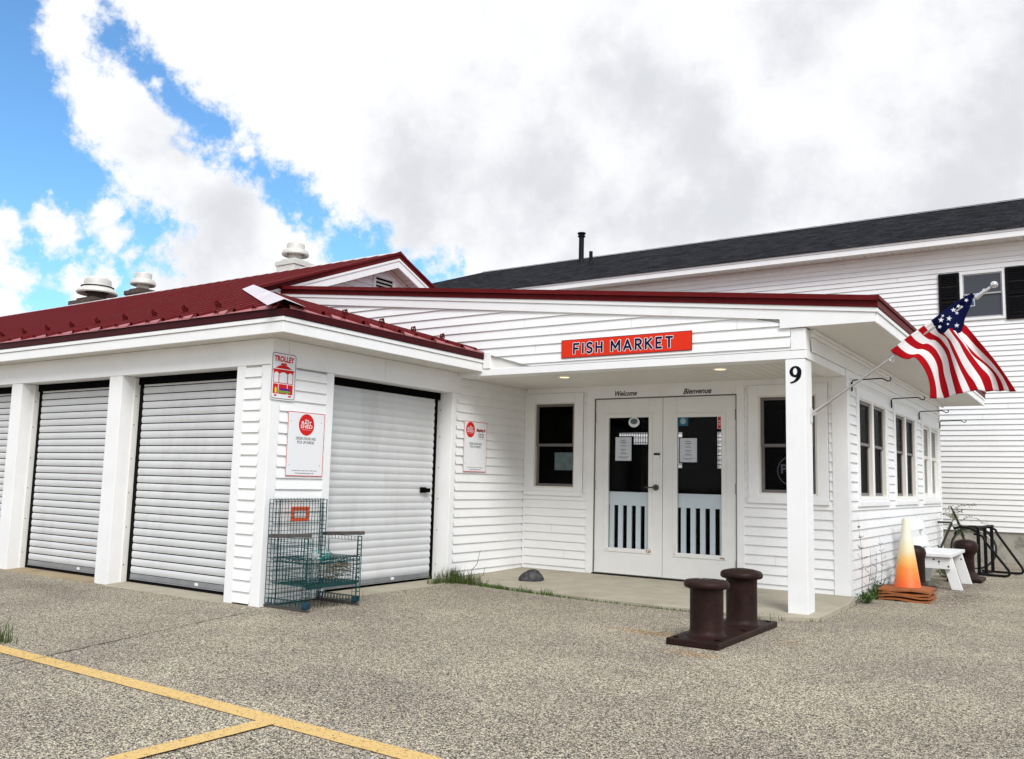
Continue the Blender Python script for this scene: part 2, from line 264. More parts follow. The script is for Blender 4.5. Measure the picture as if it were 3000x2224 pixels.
# exposed aggregate asphalt
def gravel(name, scale, dark, mid, light, paint=None):
    m = bpy.data.materials.new(name); m.use_nodes = True; t = m.node_tree; b = t.nodes['Principled BSDF']; b.inputs['Roughness'].default_value = .85; b.inputs['Specular IOR Level'].default_value = .3
    tcn = t.nodes.new('ShaderNodeTexCoord'); vec = tcn.outputs['Object']
    wn = t.nodes.new('ShaderNodeTexNoise'); wn.inputs['Scale'].default_value = scale*.8; t.links.new(vec, wn.inputs['Vector'])
    wm = t.nodes.new('ShaderNodeVectorMath'); wm.operation = 'MULTIPLY_ADD'; t.links.new(wn.outputs['Color'], wm.inputs[0]); wm.inputs[1].default_value = (.012,.012,0); t.links.new(vec, wm.inputs[2])
    vo = t.nodes.new('ShaderNodeTexVoronoi'); vo.inputs['Scale'].default_value = scale; t.links.new(wm.outputs[0], vo.inputs['Vector'])
    sp = t.nodes.new('ShaderNodeSeparateColor'); t.links.new(vo.outputs['Color'], sp.inputs[0])
    vo2 = t.nodes.new('ShaderNodeTexVoronoi'); vo2.inputs['Scale'].default_value = scale*2.3; t.links.new(wm.outputs[0], vo2.inputs['Vector'])
    sp2 = t.nodes.new('ShaderNodeSeparateColor'); t.links.new(vo2.outputs['Color'], sp2.inputs[0])
    mx0 = t.nodes.new('ShaderNodeMath'); mx0.operation = 'MULTIPLY_ADD'; t.links.new(sp2.outputs[0], mx0.inputs[0]); mx0.inputs[1].default_value = .3
    mm = t.nodes.new('ShaderNodeMath'); mm.operation = 'MULTIPLY'; t.links.new(sp.outputs[0], mm.inputs[0]); mm.inputs[1].default_value = .7; t.links.new(mm.outputs[0], mx0.inputs[2])
    ed = t.nodes.new('ShaderNodeMapRange'); t.links.new(vo.outputs['Distance'], ed.inputs[0]); ed.inputs[1].default_value = .35; ed.inputs[2].default_value = .75; ed.inputs[3].default_value = 0; ed.inputs[4].default_value = .38
    sb = t.nodes.new('ShaderNodeMath'); sb.operation = 'SUBTRACT'; t.links.new(mx0.outputs[0], sb.inputs[0]); t.links.new(ed.outputs[0], sb.inputs[1])
    cr = t.nodes.new('ShaderNodeValToRGB'); t.links.new(sb.outputs[0], cr.inputs[0]); e = cr.color_ramp.elements
    e[0].position = .06; e[0].color = (*dark, 1); e[1].position = .80; e[1].color = (*light, 1); x = e.new(.38); x.color = (*mid, 1)
    # colour families and broad wear patches
    hs = t.nodes.new('ShaderNodeValToRGB'); t.links.new(sp.outputs[1], hs.inputs[0]); h = hs.color_ramp.elements
    h[0].position = 0; h[0].color = (1.0,.93,.86,1); h[1].position = 1; h[1].color = (.92,.97,1.05,1); x = h.new(.5); x.color = (1.05,1.0,.86,1)
    mu = t.nodes.new('ShaderNodeMix'); mu.data_type = 'RGBA'; mu.blend_type = 'MULTIPLY'; mu.inputs['Factor'].default_value = .8; t.links.new(cr.outputs[0], mu.inputs['A']); t.links.new(hs.outputs[0], mu.inputs['B'])
    n2 = t.nodes.new('ShaderNodeTexNoise'); n2.inputs['Scale'].default_value = .8; n2.inputs['Detail'].default_value = 7; n2.inputs['Roughness'].default_value = .65; t.links.new(vec, n2.inputs['Vector'])
    pr = t.nodes.new('ShaderNodeValToRGB'); t.links.new(n2.outputs[0], pr.inputs[0]); p = pr.color_ramp.elements
    p[0].position = .32; p[0].color = (.74,.70,.69,1); p[1].position = .68; p[1].color = (1.10,1.09,1.0,1)
    mu2 = t.nodes.new('ShaderNodeMix'); mu2.data_type = 'RGBA'; mu2.blend_type = 'MULTIPLY'; mu2.inputs['Factor'].default_value = 1; t.links.new(mu.outputs['Result'], mu2.inputs['A']); t.links.new(pr.outputs[0], mu2.inputs['B'])
    out = mu2.outputs['Result']
    if paint is None:   # rust stains beside the bitts, plus plain darker patches elsewhere
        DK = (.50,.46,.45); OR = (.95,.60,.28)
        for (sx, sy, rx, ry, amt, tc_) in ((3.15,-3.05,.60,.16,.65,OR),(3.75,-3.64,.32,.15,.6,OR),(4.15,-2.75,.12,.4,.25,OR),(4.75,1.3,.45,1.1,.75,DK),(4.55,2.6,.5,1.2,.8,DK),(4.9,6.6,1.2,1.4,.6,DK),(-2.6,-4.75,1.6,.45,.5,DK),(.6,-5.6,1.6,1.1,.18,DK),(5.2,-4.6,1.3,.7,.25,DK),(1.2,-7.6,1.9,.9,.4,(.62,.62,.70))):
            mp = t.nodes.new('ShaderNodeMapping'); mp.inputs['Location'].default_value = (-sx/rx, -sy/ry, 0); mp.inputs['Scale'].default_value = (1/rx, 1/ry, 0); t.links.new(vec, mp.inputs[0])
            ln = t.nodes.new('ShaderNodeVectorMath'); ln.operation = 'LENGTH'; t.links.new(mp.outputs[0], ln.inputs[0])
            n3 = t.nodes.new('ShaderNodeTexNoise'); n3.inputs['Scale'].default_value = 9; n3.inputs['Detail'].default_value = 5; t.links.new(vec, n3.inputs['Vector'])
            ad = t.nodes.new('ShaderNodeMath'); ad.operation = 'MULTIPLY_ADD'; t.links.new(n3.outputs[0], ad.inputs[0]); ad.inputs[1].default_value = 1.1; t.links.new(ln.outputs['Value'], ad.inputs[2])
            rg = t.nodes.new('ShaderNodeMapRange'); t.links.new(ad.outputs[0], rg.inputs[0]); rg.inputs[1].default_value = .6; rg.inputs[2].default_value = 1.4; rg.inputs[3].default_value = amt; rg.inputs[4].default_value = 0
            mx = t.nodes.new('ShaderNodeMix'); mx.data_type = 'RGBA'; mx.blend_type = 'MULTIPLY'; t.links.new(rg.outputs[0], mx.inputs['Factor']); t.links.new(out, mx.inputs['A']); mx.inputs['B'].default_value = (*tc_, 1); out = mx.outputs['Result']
    if paint:
        pn = t.nodes.new('ShaderNodeTexNoise'); pn.inputs['Scale'].default_value = 45; pn.inputs['Detail'].default_value = 6; t.links.new(vec, pn.inputs['Vector'])
        s3 = t.nodes.new('ShaderNodeMath'); s3.operation = 'MULTIPLY_ADD'; t.links.new(sb.outputs[0], s3.inputs[0]); s3.inputs[1].default_value = .8; t.links.new(pn.outputs[0], s3.inputs[2])
        pf = t.nodes.new('ShaderNodeMapRange'); t.links.new(s3.outputs[0], pf.inputs[0]); pf.inputs[1].default_value = .34; pf.inputs[2].default_value = .54
        pc = t.nodes.new('ShaderNodeMix'); pc.data_type = 'RGBA'; t.links.new(n2.outputs[0], pc.inputs['Factor']); pc.inputs['A'].default_value = (*paint, 1); pc.inputs['B'].default_value = (paint[0]*1.12, paint[1]*1.16, paint[2]*1.5, 1)
        mp2 = t.nodes.new('ShaderNodeMix'); mp2.data_type = 'RGBA'; t.links.new(pf.outputs[0], mp2.inputs['Factor']); t.links.new(out, mp2.inputs['A']); t.links.new(pc.outputs['Result'], mp2.inputs['B']); out = mp2.outputs['Result']
    t.links.new(out, b.inputs['Base Color'])
    bp = t.nodes.new('ShaderNodeBump'); bp.inputs['Strength'].default_value = .6; bp.inputs['Distance'].default_value = .004; bp.invert = True; t.links.new(vo.outputs['Distance'], bp.inputs['Height']); t.links.new(bp.outputs[0], b.inputs['Normal'])
    return m
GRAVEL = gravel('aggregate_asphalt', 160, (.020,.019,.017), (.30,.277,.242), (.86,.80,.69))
YELLOW = gravel('yellow_line_paint', 120, (.12,.09,.05), (.3,.22,.10), (.6,.48,.3), paint=(.60,.405,.135))
# shingles
SHING = bpy.data.materials.new('charcoal_shingles'); SHING.use_nodes = True; t = SHING.node_tree; b = t.nodes['Principled BSDF']; b.inputs['Roughness'].default_value = .9; b.inputs['Specular IOR Level'].default_value = .05
tcn = t.nodes.new('ShaderNodeTexCoord'); mp = t.nodes.new('ShaderNodeMapping'); mp.inputs['Scale'].default_value = (1, 1.08, 0); t.links.new(tcn.outputs['Object'], mp.inputs[0])
br = t.nodes.new('ShaderNodeTexBrick'); t.links.new(mp.outputs[0], br.inputs['Vector']); br.inputs['Scale'].default_value = 1; br.inputs['Brick Width'].default_value = .24; br.inputs['Row Height'].default_value = .14; br.inputs['Mortar Size'].default_value = .008
br.inputs['Color1'].default_value = (.003,.0033,.0045,1); br.inputs['Color2'].default_value = (.022,.023,.028,1); br.inputs['Mortar'].default_value = (.002,.002,.003,1); br.offset = .37
vn = t.nodes.new('ShaderNodeTexNoise'); vn.inputs['Scale'].default_value = 12; vn.inputs['Detail'].default_value = 7; t.links.new(tcn.outputs['Object'], vn.inputs['Vector'])
mr_ = t.nodes.new('ShaderNodeMapRange'); t.links.new(vn.outputs[0], mr_.inputs[0]); mr_.inputs[1].default_value = .3; mr_.inputs[2].default_value = .7; mr_.inputs[3].default_value = .6; mr_.inputs[4].default_value = 1.5
mx = t.nodes.new('ShaderNodeMix'); mx.data_type = 'RGBA'; mx.blend_type = 'MULTIPLY'; mx.inputs['Factor'].default_value = 1; t.links.new(br.outputs['Color'], mx.inputs['A']); t.links.new(mr_.outputs[0], mx.inputs['B']); t.links.new(mx.outputs['Result'], b.inputs['Base Color'])
bp = t.nodes.new('ShaderNodeBump'); bp.inputs['Strength'].default_value = .7; bp.inputs['Distance'].default_value = .02; t.links.new(br.outputs['Color'], bp.inputs['Height']); t.links.new(bp.outputs[0], b.inputs['Normal'])

# ---- siding: real lapped courses with a lip under each board
def siding(mb, F, z0, z1, umin, umax, pitch=.1, holes=(), off=.017, base=.0, phase=None):
    um = umin if callable(umin) else (lambda z: umin); ux = umax if callable(umax) else (lambda z: umax)
    zb = z0 if phase is None else phase+math.floor((z0-phase)/pitch)*pitch
    while zb < z1-1e-6:
        zt = zb+pitch; lo = max(zb, z0); hi = min(zt, z1)
        ofs = lambda z: base+off*(1-(z-zb)/pitch)
        br = sorted({lo, hi}|{h[k] for h in holes for k in (2, 3) if lo < h[k] < hi})
        for a, c in zip(br, br[1:]):
            hs = sorted((h[0], h[1]) for h in holes if h[2] < c-1e-6 and h[3] > a+1e-6)
            segs = []; cur = None; L0, L1 = um(a), um(c); X0, X1 = ux(a), ux(c); s = (L0, L1)
            for h0, h1 in hs:
                if h0 > min(s): segs.append((s[0], s[1], h0, h0))
                s = (max(s[0], h1), max(s[1], h1))
            segs.append((s[0], s[1], X0, X1))
            for (l0, l1, x0, x1) in segs:
                if max(x0-l0, x1-l1) < .004: continue
                x0 = max(x0, l0); x1 = max(x1, l1)
                mb.face([F(l0,a,ofs(a)), F(x0,a,ofs(a)), F(x1,c,ofs(c)), F(l1,c,ofs(c))])
                if abs(a-zb) < 1e-6: mb.face([F(l0,a,base), F(x0,a,base), F(x0,a,ofs(a)), F(l0,a,ofs(a))])
        zb = zt
    return mb
def backer(mb, F, u0, u1, v0, v1, holes, w0=-.06, w1=-.002):
    us = sorted({u0, u1}|{x for h in holes for x in (h[0], h[1]) if u0 < x < u1}); vs = sorted({v0, v1}|{x for h in holes for x in (h[2], h[3]) if v0 < x < v1})
    for a, c in zip(us, us[1:]):
        for d, e in zip(vs, vs[1:]):
            m = ((a+c)/2, (d+e)/2)
            if not any(h[0] < m[0] < h[1] and h[2] < m[1] < h[3] for h in holes): mb.fbox(F, a, c, d, e, w0, w1)
def soffit(mb, x0, x1, y0, y1, z, along, pitch=.1, gap=.006):
    # boards hang just under plane z; along = axis the boards run in
    a0, a1 = (y0, y1) if along == 'x' else (x0, x1)
    a = a0
    while a < a1-1e-4:
        e = min(a+pitch-gap, a1)
        if along == 'x': mb.box(x0, x1, a, e, z, z+.008)
        else: mb.box(a, e, y0, y1, z, z+.008)
        a += pitch
    mb.box(x0, x1, y0, y1, z+.012, z+.02)
# ---- text
def text_pts(body, F, u0, u1, v0, v1, w, bold=0.0, shear=0.0, keep=False, res=3):
    cu = bpy.data.curves.new('lettering', 'FONT'); cu.body = body; cu.offset = bold; cu.shear = shear; cu.resolution_u = res; cu.align_x = 'LEFT'
    ob = bpy.data.objects.new('lettering', cu); sc.collection.objects.link(ob)
    bpy.context.view_layer.update(); dg = bpy.context.evaluated_depsgraph_get()
    me = bpy.data.meshes.new_from_object(ob.evaluated_get(dg))
    vs = [v.co.copy() for v in me.vertices]; fs = [tuple(p.vertices) for p in me.polygons]
    bpy.data.objects.remove(ob); bpy.data.meshes.remove(me); bpy.data.curves.remove(cu)
    xa = min(v.x for v in vs); xb = max(v.x for v in vs); ya = min(v.y for v in vs); yb = max(v.y for v in vs)
    return vs, fs, (xa, xb, ya, yb)
def text(mb, body, F, u0, u1, v0, v1, w=.001, bold=0.0, shear=0.0):
    vs, fs, (xa, xb, ya, yb) = text_pts(body, F, u0, u1, v0, v1, w, bold, shear)
    mb.add([F(u0+(v.x-xa)/(xb-xa)*(u1-u0), v0+(v.y-ya)/(yb-ya)*(v1-v0), w) for v in vs], fs); return mb
def disc(mb, F, cu, cv, ru, rv, w, n=28, a0=0, a1=2*math.pi):
    full = abs(a1-a0-2*math.pi) < 1e-6
    pts = [F(cu+ru*math.cos(a0+(a1-a0)*k/n), cv+rv*math.sin(a0+(a1-a0)*k/n), w) for k in range(n if full else n+1)]
    mb.face(pts)
def rect(mb, F, u0, u1, v0, v1, w): mb.face([F(u0,v0,w), F(u1,v0,w), F(u1,v1,w), F(u0,v1,w)])
def rring(mb, F, u0, u1, v0, v1, t_, w):
    rect(mb, F, u0, u1, v0, v0+t_, w); rect(mb, F, u0, u1, v1-t_, v1, w); rect(mb, F, u0, u0+t_, v0+t_, v1-t_, w); rect(mb, F, u1-t_, u1, v0+t_, v1-t_, w)

# ================================================================== GROUND
def gz(x, y):
    return -.07-.08*max(0, min(1, (y-5.2)/3.5))
mb = MB()
xs = [-400,-120,-40,-20,-12,-8,-4,0,4,8,12,20,40,120,400]; ys = [-400,-120,-40,-20,-10,-5,0,3,5.2,6,7,8.7,12,20,40,120,400]
for i in range(len(xs)-1):
    for j in range(len(ys)-1):
        mb.face([(x, y, gz(x, y)) for x, y in ((xs[i],ys[j]),(xs[i+1],ys[j]),(xs[i+1],ys[j+1]),(xs[i],ys[j+1]))])
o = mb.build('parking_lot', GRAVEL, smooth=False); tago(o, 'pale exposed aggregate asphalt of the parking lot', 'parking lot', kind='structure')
# painted lines
def wob(a, b, wd, seed, n=60):
    mb = MB(); a = Vector(a); b = Vector(b); d = (b-a); nrm = Vector((-d.y, d.x, 0)).normalized(); L = []; Rr = []
    for i in range(n+1):
        p = a+d*i/n; k = .004*noise.noise(Vector((i*.9, seed, 0))); k2 = .004*noise.noise(Vector((i*.9, seed+9, 0)))
        L.append(p+nrm*(wd/2+k)); Rr.append(p-nrm*(wd/2+k2))
    for i in range(n): mb.face([L[i], Rr[i], Rr[i+1], L[i+1]])
    return mb
o = wob((-1.5,-6.44,-.066), (5.2,-6.56,-.066), .115, 1).build('painted_line', YELLOW); tago(o, 'long yellow parking line running across the lot in front of the shed', 'painted line', kind='structure')
o = wob((2.86,-6.57,-.062), (2.74,-9.2,-.062), .105, 5).build('painted_line', YELLOW); tago(o, 'short yellow line branching off the long one at a right angle', 'painted line', kind='structure')
# cracks
def crack(pts, wd, nm, lb):
    mb = MB(); P = []
    for i in range(len(pts)-1):
        a = Vector((*pts[i], 0)); c = Vector((*pts[i+1], 0)); n = max(2, int((c-a).length/.05))
        for k in range(n): P.append(a.lerp(c, k/n)+Vector((random.uniform(-.008,.008), random.uniform(-.008,.008), 0)))
    for i in range(len(P)-1):
        d = (P[i+1]-P[i]).normalized(); nn_ = Vector((-d.y, d.x, 0))*wd*random.uniform(.4, 1.2)
        mb.face([P[i]+nn_+Vector((0,0,-.0655)), P[i]-nn_+Vector((0,0,-.0655)), P[i+1]-nn_+Vector((0,0,-.0655)), P[i+1]+nn_+Vector((0,0,-.0655))])
    o = mb.build(nm, BLACK); tago(o, lb, 'crack', kind='structure')
crack([(.85,-6.9),(.70,-6.42),(.55,-5.9),(.43,-5.44),(.30,-4.95),(.18,-4.45)], .0048, 'asphalt_crack', 'thin dark crack in the asphalt leading to the shed corner')
# porch slab
sl = [(0,-1.42),(.8,-1.60),(1.7,-1.72),(2.7,-1.76),(3.72,-1.72),(4.04,-1.52),(4.05,-.5),(4.0,-.02),(3.9,.02),(0,.02)]
mb = MB(); zt = lambda y: .0 + .02*y
top = [(x, y, zt(y)) for x, y in sl]; bot = [(x, y, -.12) for x, y in sl]; n = len(sl)
mb.add(bot+top, [tuple(range(n, 2*n))]+[(i,(i+1)%n,n+(i+1)%n,n+i) for i in range(n)])
o = mb.build('pavement', CONC, bev=.006); tago(o, 'worn concrete porch slab in front of the glass doors', 'porch slab', kind='structure')

# ================================================================== SHED WITH ROLLER DOORS
FL = frame((0,-4.186,0), (1,0,0), (0,0,1), (0,-1,0))     # front
FR = frame((0,0,0), (0,1,0), (0,0,1), (1,0,0))            # right side, u = y
shed = thing('storage_shed', (-3,-4.1,-.07), 'long white shed with roller doors and a ribbed dark red metal roof', 'shed')
# right-hand wall narrow siding panels
siding(MB(), FL, -.055, 2.03, -.345, -.118, phase=.044, base=-.004).build('front_wall', SIDING, shed, label='narrow strip of white lap siding left of the corner')
siding(MB(), FR, -.055, 2.03, -4.08, -3.515, phase=.044, base=-.004).build('side_wall', SIDING, shed, label='white lap siding right of the corner, under the signs')
siding(MB(), FR, -.014, 2.24, -1.46, -.028, phase=.047, base=-.006).build('porch_side_wall', SIDING, shed, label='white lap siding under the porch roof')
for bx in ((-.46,-.2,-4.17,-4.0,-.045,2.05),(-.2,-.03,-4.17,-3.42,-.045,2.05),(-.24,-.012,-1.55,.02,-.06,2.3)): MB().box(*bx).build('wall_core', TRIM_D, shed)
mb = MB()
mb.box(-.128,.004,-4.190,-4.186+.115,-.078,2.046); mb.build('corner_trim', TRIM, shed, bev=.003)
for (a, c, lb) in ((-.462,-.345,None),): MB().box(a, c, -4.192, -3.985, -.072, 2.048).build('door_jamb', TRIM, shed, bev=.003)
MB().box(-.22, .006, -3.515, -3.418, -.062, 2.048).build('door_jamb', TRIM, shed, bev=.003)
MB().box(-.22, .006, -1.552, -1.462, -.062, 2.048).build('door_jamb', TRIM, shed, bev=.003)
# posts between the doors
for (a, c) in ((-2.488,-2.262),(-4.462,-4.236),(-6.44,-6.21),(-8.42,-8.19)):
    MB().box(a, c, -4.190, -3.985, -.078, 2.048).build('post', TRIM, shed, bev=.003)
    m2 = MB(); m2.fbox(FL, c+.0005, c+.012, -.07, 2.04, -.2, -.14); m2.build('jamb_liner', TRIM_D, shed)
# frieze
mb = MB(); mb.box(-10.4,-.19,-4.192,-3.985,2.05,2.287); mb.build('frieze', TRIM, shed, bev=.002)
mb = MB(); mb.box(-.187,.008,-4.196,-4.00,2.05,2.287); mb.build('frieze', TRIM, shed, bev=.002)
mb = MB(); mb.box(-.22,.008,-3.997,-2.70,2.05,2.287); mb.box(-.22,.008,-2.697,-1.462,2.05,2.287); mb.build('frieze', TRIM, shed, bev=.002)
mb = MB(); mb.box(-.22,.004,-1.46,-1.40,2.06,2.285); mb.build('frieze_return', TRIM, shed, bev=.002)
# soffit boards
mb = MB(); soffit(mb, -10.4, -.0, -4.36, -4.19, 2.289, 'y'); soffit(mb, .0, .33, -4.36, -1.44, 2.289, 'x'); mb.build('soffit', SOFFIT, shed)
# fascia, two tiers
mb = MB(); mb.box(-10.4,.35,-4.392,-4.37,2.284,2.378); mb.box(-10.4,.362,-4.404,-4.37,2.381,2.42)
mb.build('fascia', TRIM, shed, bev=.003)
mb = MB(); mb.box(.33,.3505,-4.369,-1.455,2.284,2.378); mb.box(.33,.3625,-4.369,-1.44,2.381,2.42); mb.build('fascia', TRIM, shed, bev=.003)
mb = MB(); mb.box(-10.4,.374,-4.41,-4.36,2.424,2.488); mb.box(.33,.3735,-4.359,-1.40,2.424,2.487); mb.build('drip_edge', mat('shaded_drip_flashing', (.045,.004,.006), .5, spec=.1), shed)  # flashing red darkened, putting the roof overhang's shade into the colour
MB().box(.362,.46,-1.475,-1.44,2.315,2.50).build('fascia_return', TRIM, shed, bev=.003)
# roof surfaces: ribbed sheet
SM, SK = .40, .2875
def ribbed(mb, c0, c1, f, lo, hi, pitch=.2585, rh=.034, rw=.026, start=None):
    st = []; c = c0 if start is None else start
    while c < c1:
        for d, h in ((0,0),(pitch-3*rw,0),(pitch-2.5*rw,rh),(pitch-1.5*rw,rh),(pitch-rw,0)): st.append((c+d, h))
        c += pitch
    st = [(max(c0, min(c1, a)), h) for a, h in st]+[(c1, 0)]
    for (a, ha), (c, hc) in zip(st, st[1:]):
        if c-a < 1e-5: continue
        if hi(a)-lo(a) < 1e-4 and hi(c)-lo(c) < 1e-4: continue
        mb.face([f(a, lo(a), ha), f(c, lo(c), hc), f(c, max(hi(c), lo(c)), hc), f(a, max(hi(a), lo(a)), ha)])
zm = lambda y: 2.5+SM*(y+4.42)
zk = lambda x: 2.5+SK*(.37-x)
hipy = lambda x: -4.42+(.37-x)*SK/SM
mb = MB()
ribbed(mb, -24, .37, lambda c, s, h: (c, s, zm(s)+h), lambda c: -4.42, lambda c: min(.85 if c < -3.02 else 9, hipy(c) if c > -3.02 else 9))
mb.face([(-24,.85,4.615),(-3.0,.85,4.615),(-3.0,5.6,2.62),(-24,5.6,2.62)])
ribbed(mb, -4.42, -1.47, lambda c, s, h: (s, c, zk(s)+h), lambda c: max(-3.3, .37-(c+4.42)*SM/SK), lambda c: .37)
mb.build('roof', RED, shed)
# sawtooth lower lips of the sheets
mb = MB()
for k in range(24):
    x1 = -.39-.498*k; x0 = x1-.498
    mb.face([(x0,-4.424,2.489),(x1,-4.424,2.489),(x1,-4.426,2.500),(x1-.01,-4.385,2.541),(x0,-4.43,2.494)])
x0, x1 = -.39, .28; mb.face([(x0,-4.424,2.489),(x1,-4.424,2.489),(x1,-4.426,2.500),(x1,-4.38,2.545),(x0,-4.43,2.494)])
for k in range(6):
    y0 = -4.35+.503*k+(.4 if 0 else 0); y1 = y0+.503
    mb.face([(.376,y0,2.489),(.376,y1,2.489),(.380,y1,2.494),(.345,y0+.01,2.530),(.376,y0,2.502)])
mb.build('eave_trim', REDEDGE, shed)
# ridge cap
mb = MB()
mb.face([(-24,.70,4.575),(-2.98,.70,4.575),(-2.98,.85,4.648),(-24,.85,4.648)]); mb.face([(-24,.85,4.648),(-2.98,.85,4.648),(-2.98,1.0,4.575),(-24,1.0,4.575)])
mb.build('ridge_cap', CAPM, shed)
# hip cap
mb = MB()
def hp(t_, dz=0): x = .37-t_; return Vector((x, hipy(x), zk(x)+dz))
A0, A1 = hp(-.03,.062), hp(3.25,.066); n1 = Vector((-.20,.0,0)); n2 = Vector((0,.17,0))
def onm(p, dx, dy): x, y = p.x+dx, p.y+dy; return Vector((x, y, zm(y)+.036))
def onk(p, dx, dy): x, y = p.x+dx, p.y+dy; return Vector((x, y, zk(x)+.036))
mid = hp(1.7,.064)
for a, c in ((A0, mid), (mid, A1)):
    mb.face([a, c, onm(c, -.11,-.085), onm(a, -.11,-.085)])
    mb.face([a, c, onk(c, .055,.21), onk(a, .055,.21)])
mb.build('hip_cap', CAPM, shed, label='metal hip cap at the roof corner, its pale sky sheen painted in')
# snow guards
def guard(p, sl_dir, cr_dir, nrm):
    mb = MB(); p = Vector(p); s = Vector(sl_dir).normalized(); c = Vector(cr_dir); n_ = Vector(nrm).normalized()
    mb.prism([p-s*.035-c*.02+n_*.016, p+s*.035-c*.02+n_*.016, p+s*.035+c*.02+n_*.016, p-s*.035+c*.02+n_*.016], n_*.006)
    ctr = p+n_*.05
    ring = [ctr+(c*math.cos(a)+n_*math.sin(a))*(.036+.007*math.cos(5*a)) for a in [2*math.pi*k/15 for k in range(16)]]
    mb.tube(ring, .008, 5, cap=False)
    for k in range(5):
        a = 2*math.pi*k/5+.3; mb.tube([ctr, ctr+(c*math.cos(a)+n_*math.sin(a))*.038], .007, 5)
    mb.beam(p+s*.03+n_*.02, ctr, .012, .008, c)
    mb.v = [p+(v-p)*.98 for v in mb.v]
    return mb.build('snow_guard', RED, shed)
nm = Vector((0,-SM,1)); sm_ = Vector((0,1,SM))
for k in range(22): 
    x = -1.03-.517*k; guard((x,-4.0,zm(-4.0)+.004), sm_, (1,0,0), nm)
nk = Vector((SK,0,1)); sk_ = Vector((-1,0,SK))
for y in (-3.36,-2.83,-2.33,-1.83): guard((.03,y,zk(.03)+.004), sk_, (0,1,0), nk)
# roller doors
def roller(F, u0, u1, plane, lock=None, sticker=None, ls=None):
    prof = []; z = .035; p = .0765; zt_ = 2.0
    while z < zt_:
        for k, h in ((0,.0015),(.10,.005),(.24,.0095),(.5,.012),(.78,.0100),(.92,.005)): prof.append((z+p*k, h))
        z += p
    prof = [(z, h) for z, h in prof if z < zt_]
    mb = MB()
    for (a, ha), (c, hc) in zip(prof, prof[1:]): mb.face([F(u0,a,plane+ha), F(u1,a,plane+ha), F(u1,c,plane+hc), F(u0,c,plane+hc)])
    d = mb.build('roller_door', SHUTM, shed, smooth=True, angle=60)
    m3 = MB(); m3.fbox(F, u0, u1, -.01, .035, plane-.004, plane+.014); m3.fbox(F, u0, u1, -.022, -.012, plane-.004, plane+.02); m3.build('bottom_bar', GALV, d, bev=.002)
    m3 = MB(); m3.fbox(F, u0-.075, u0+.004, -.05, 2.1, plane-.03, plane-.008); m3.fbox(F, u1-.004, u1+.075, -.05, 2.1, plane-.03, plane-.008); m3.fbox(F, u0-.075, u1+.075, 1.97, 2.12, plane+.022, plane+.03); m3.fbox(F, u0-.07, u1+.07, -.07, -.022, plane-.03, plane-.004); m3.build('weather_seal', BLACK, d)
    m3 = MB(); um = u0+(u1-u0)*.63; m3.fbox(F, um, um+.05, .0, .026, plane+.0145, plane+.0155); m3.build('label_plate', SIGNW, d)
    if lock is not None:
        m3 = MB(); c = F(lock, .945, plane+.02)
        m3.fbox(F, lock-.075, lock+.03, .915, .975, plane+.015, plane+.03); m3.fbox(F, lock-.09, lock-.02, .93, .96, plane+.03, plane+.055); m3.fbox(F, lock-.03, lock+.055, .92, .965, plane+.03, plane+.07); m3.build('lock', BLACK, d, bev=.006)
    return d
roller(FL, -2.185, -.53, -.21); roller(FL, -4.16, -2.56, -.21); roller(FL, -6.14, -4.535, -.21); roller(FL, -8.12, -6.51, -.21)
roller(FR, -3.37, -1.63, -.195, lock=-1.78)
# bolts on jambs
for z in (.12,.5,.85,1.2,1.55,1.85):
    for c in (-2.262+.0005, -4.236+.0005):
        F = frame((c, 0, 0), (0,1,0), (0,0,1), (1,0,0)); mb = MB(); mb.prism([F(-4.03+.006*math.cos(k), z+.006*math.sin(k), .012) for k in range(6)], (.002,0,0)); mb.build('bolt_head', BLACK, shed)
    F = frame((0,-1.552,0), (1,0,0), (0,0,1), (0,-1,0)); mb = MB(); mb.prism([F(-.16+.006*math.cos(k), z+.006*math.sin(k), .0) for k in range(6)], (0,-.002,0)); mb.build('bolt_head', BLACK, shed)
# sills
mb = MB()
mb.prism([(-8.9,-4.24,-.069),(-8.9,-4.02,-.056),(-8.9,-3.9,-.054),(-8.9,-3.9,-.12),(-8.9,-4.24,-.12)], (6.44,0,0)); mb.build('door_sill', CONC_ST, shed, label='brown stained concrete sill')
mb = MB(); mb.prism([(-2.26,-4.25,-.069),(-2.26,-4.02,-.054),(-2.26,-3.9,-.052),(-2.26,-3.9,-.12),(-2.26,-4.25,-.12)], (1.80,0,0)); mb.build('door_sill', CONC, shed)
mb = MB(); mb.prism([(.10,-3.44,-.069),(-.12,-3.44,-.048),(-.25,-3.44,-.046),(-.25,-3.44,-.12),(.10,-3.44,-.12)], (0,1.93,0)); mb.build('door_sill', CONC, shed)
mb = MB(); mb.box(-24,-.22,-3.98,-3.95,-.2,2.3) ; mb.box(-.24,-.225,-3.9,-1.4,-.2,2.3); mb.build('inner_lining', VOID, shed)
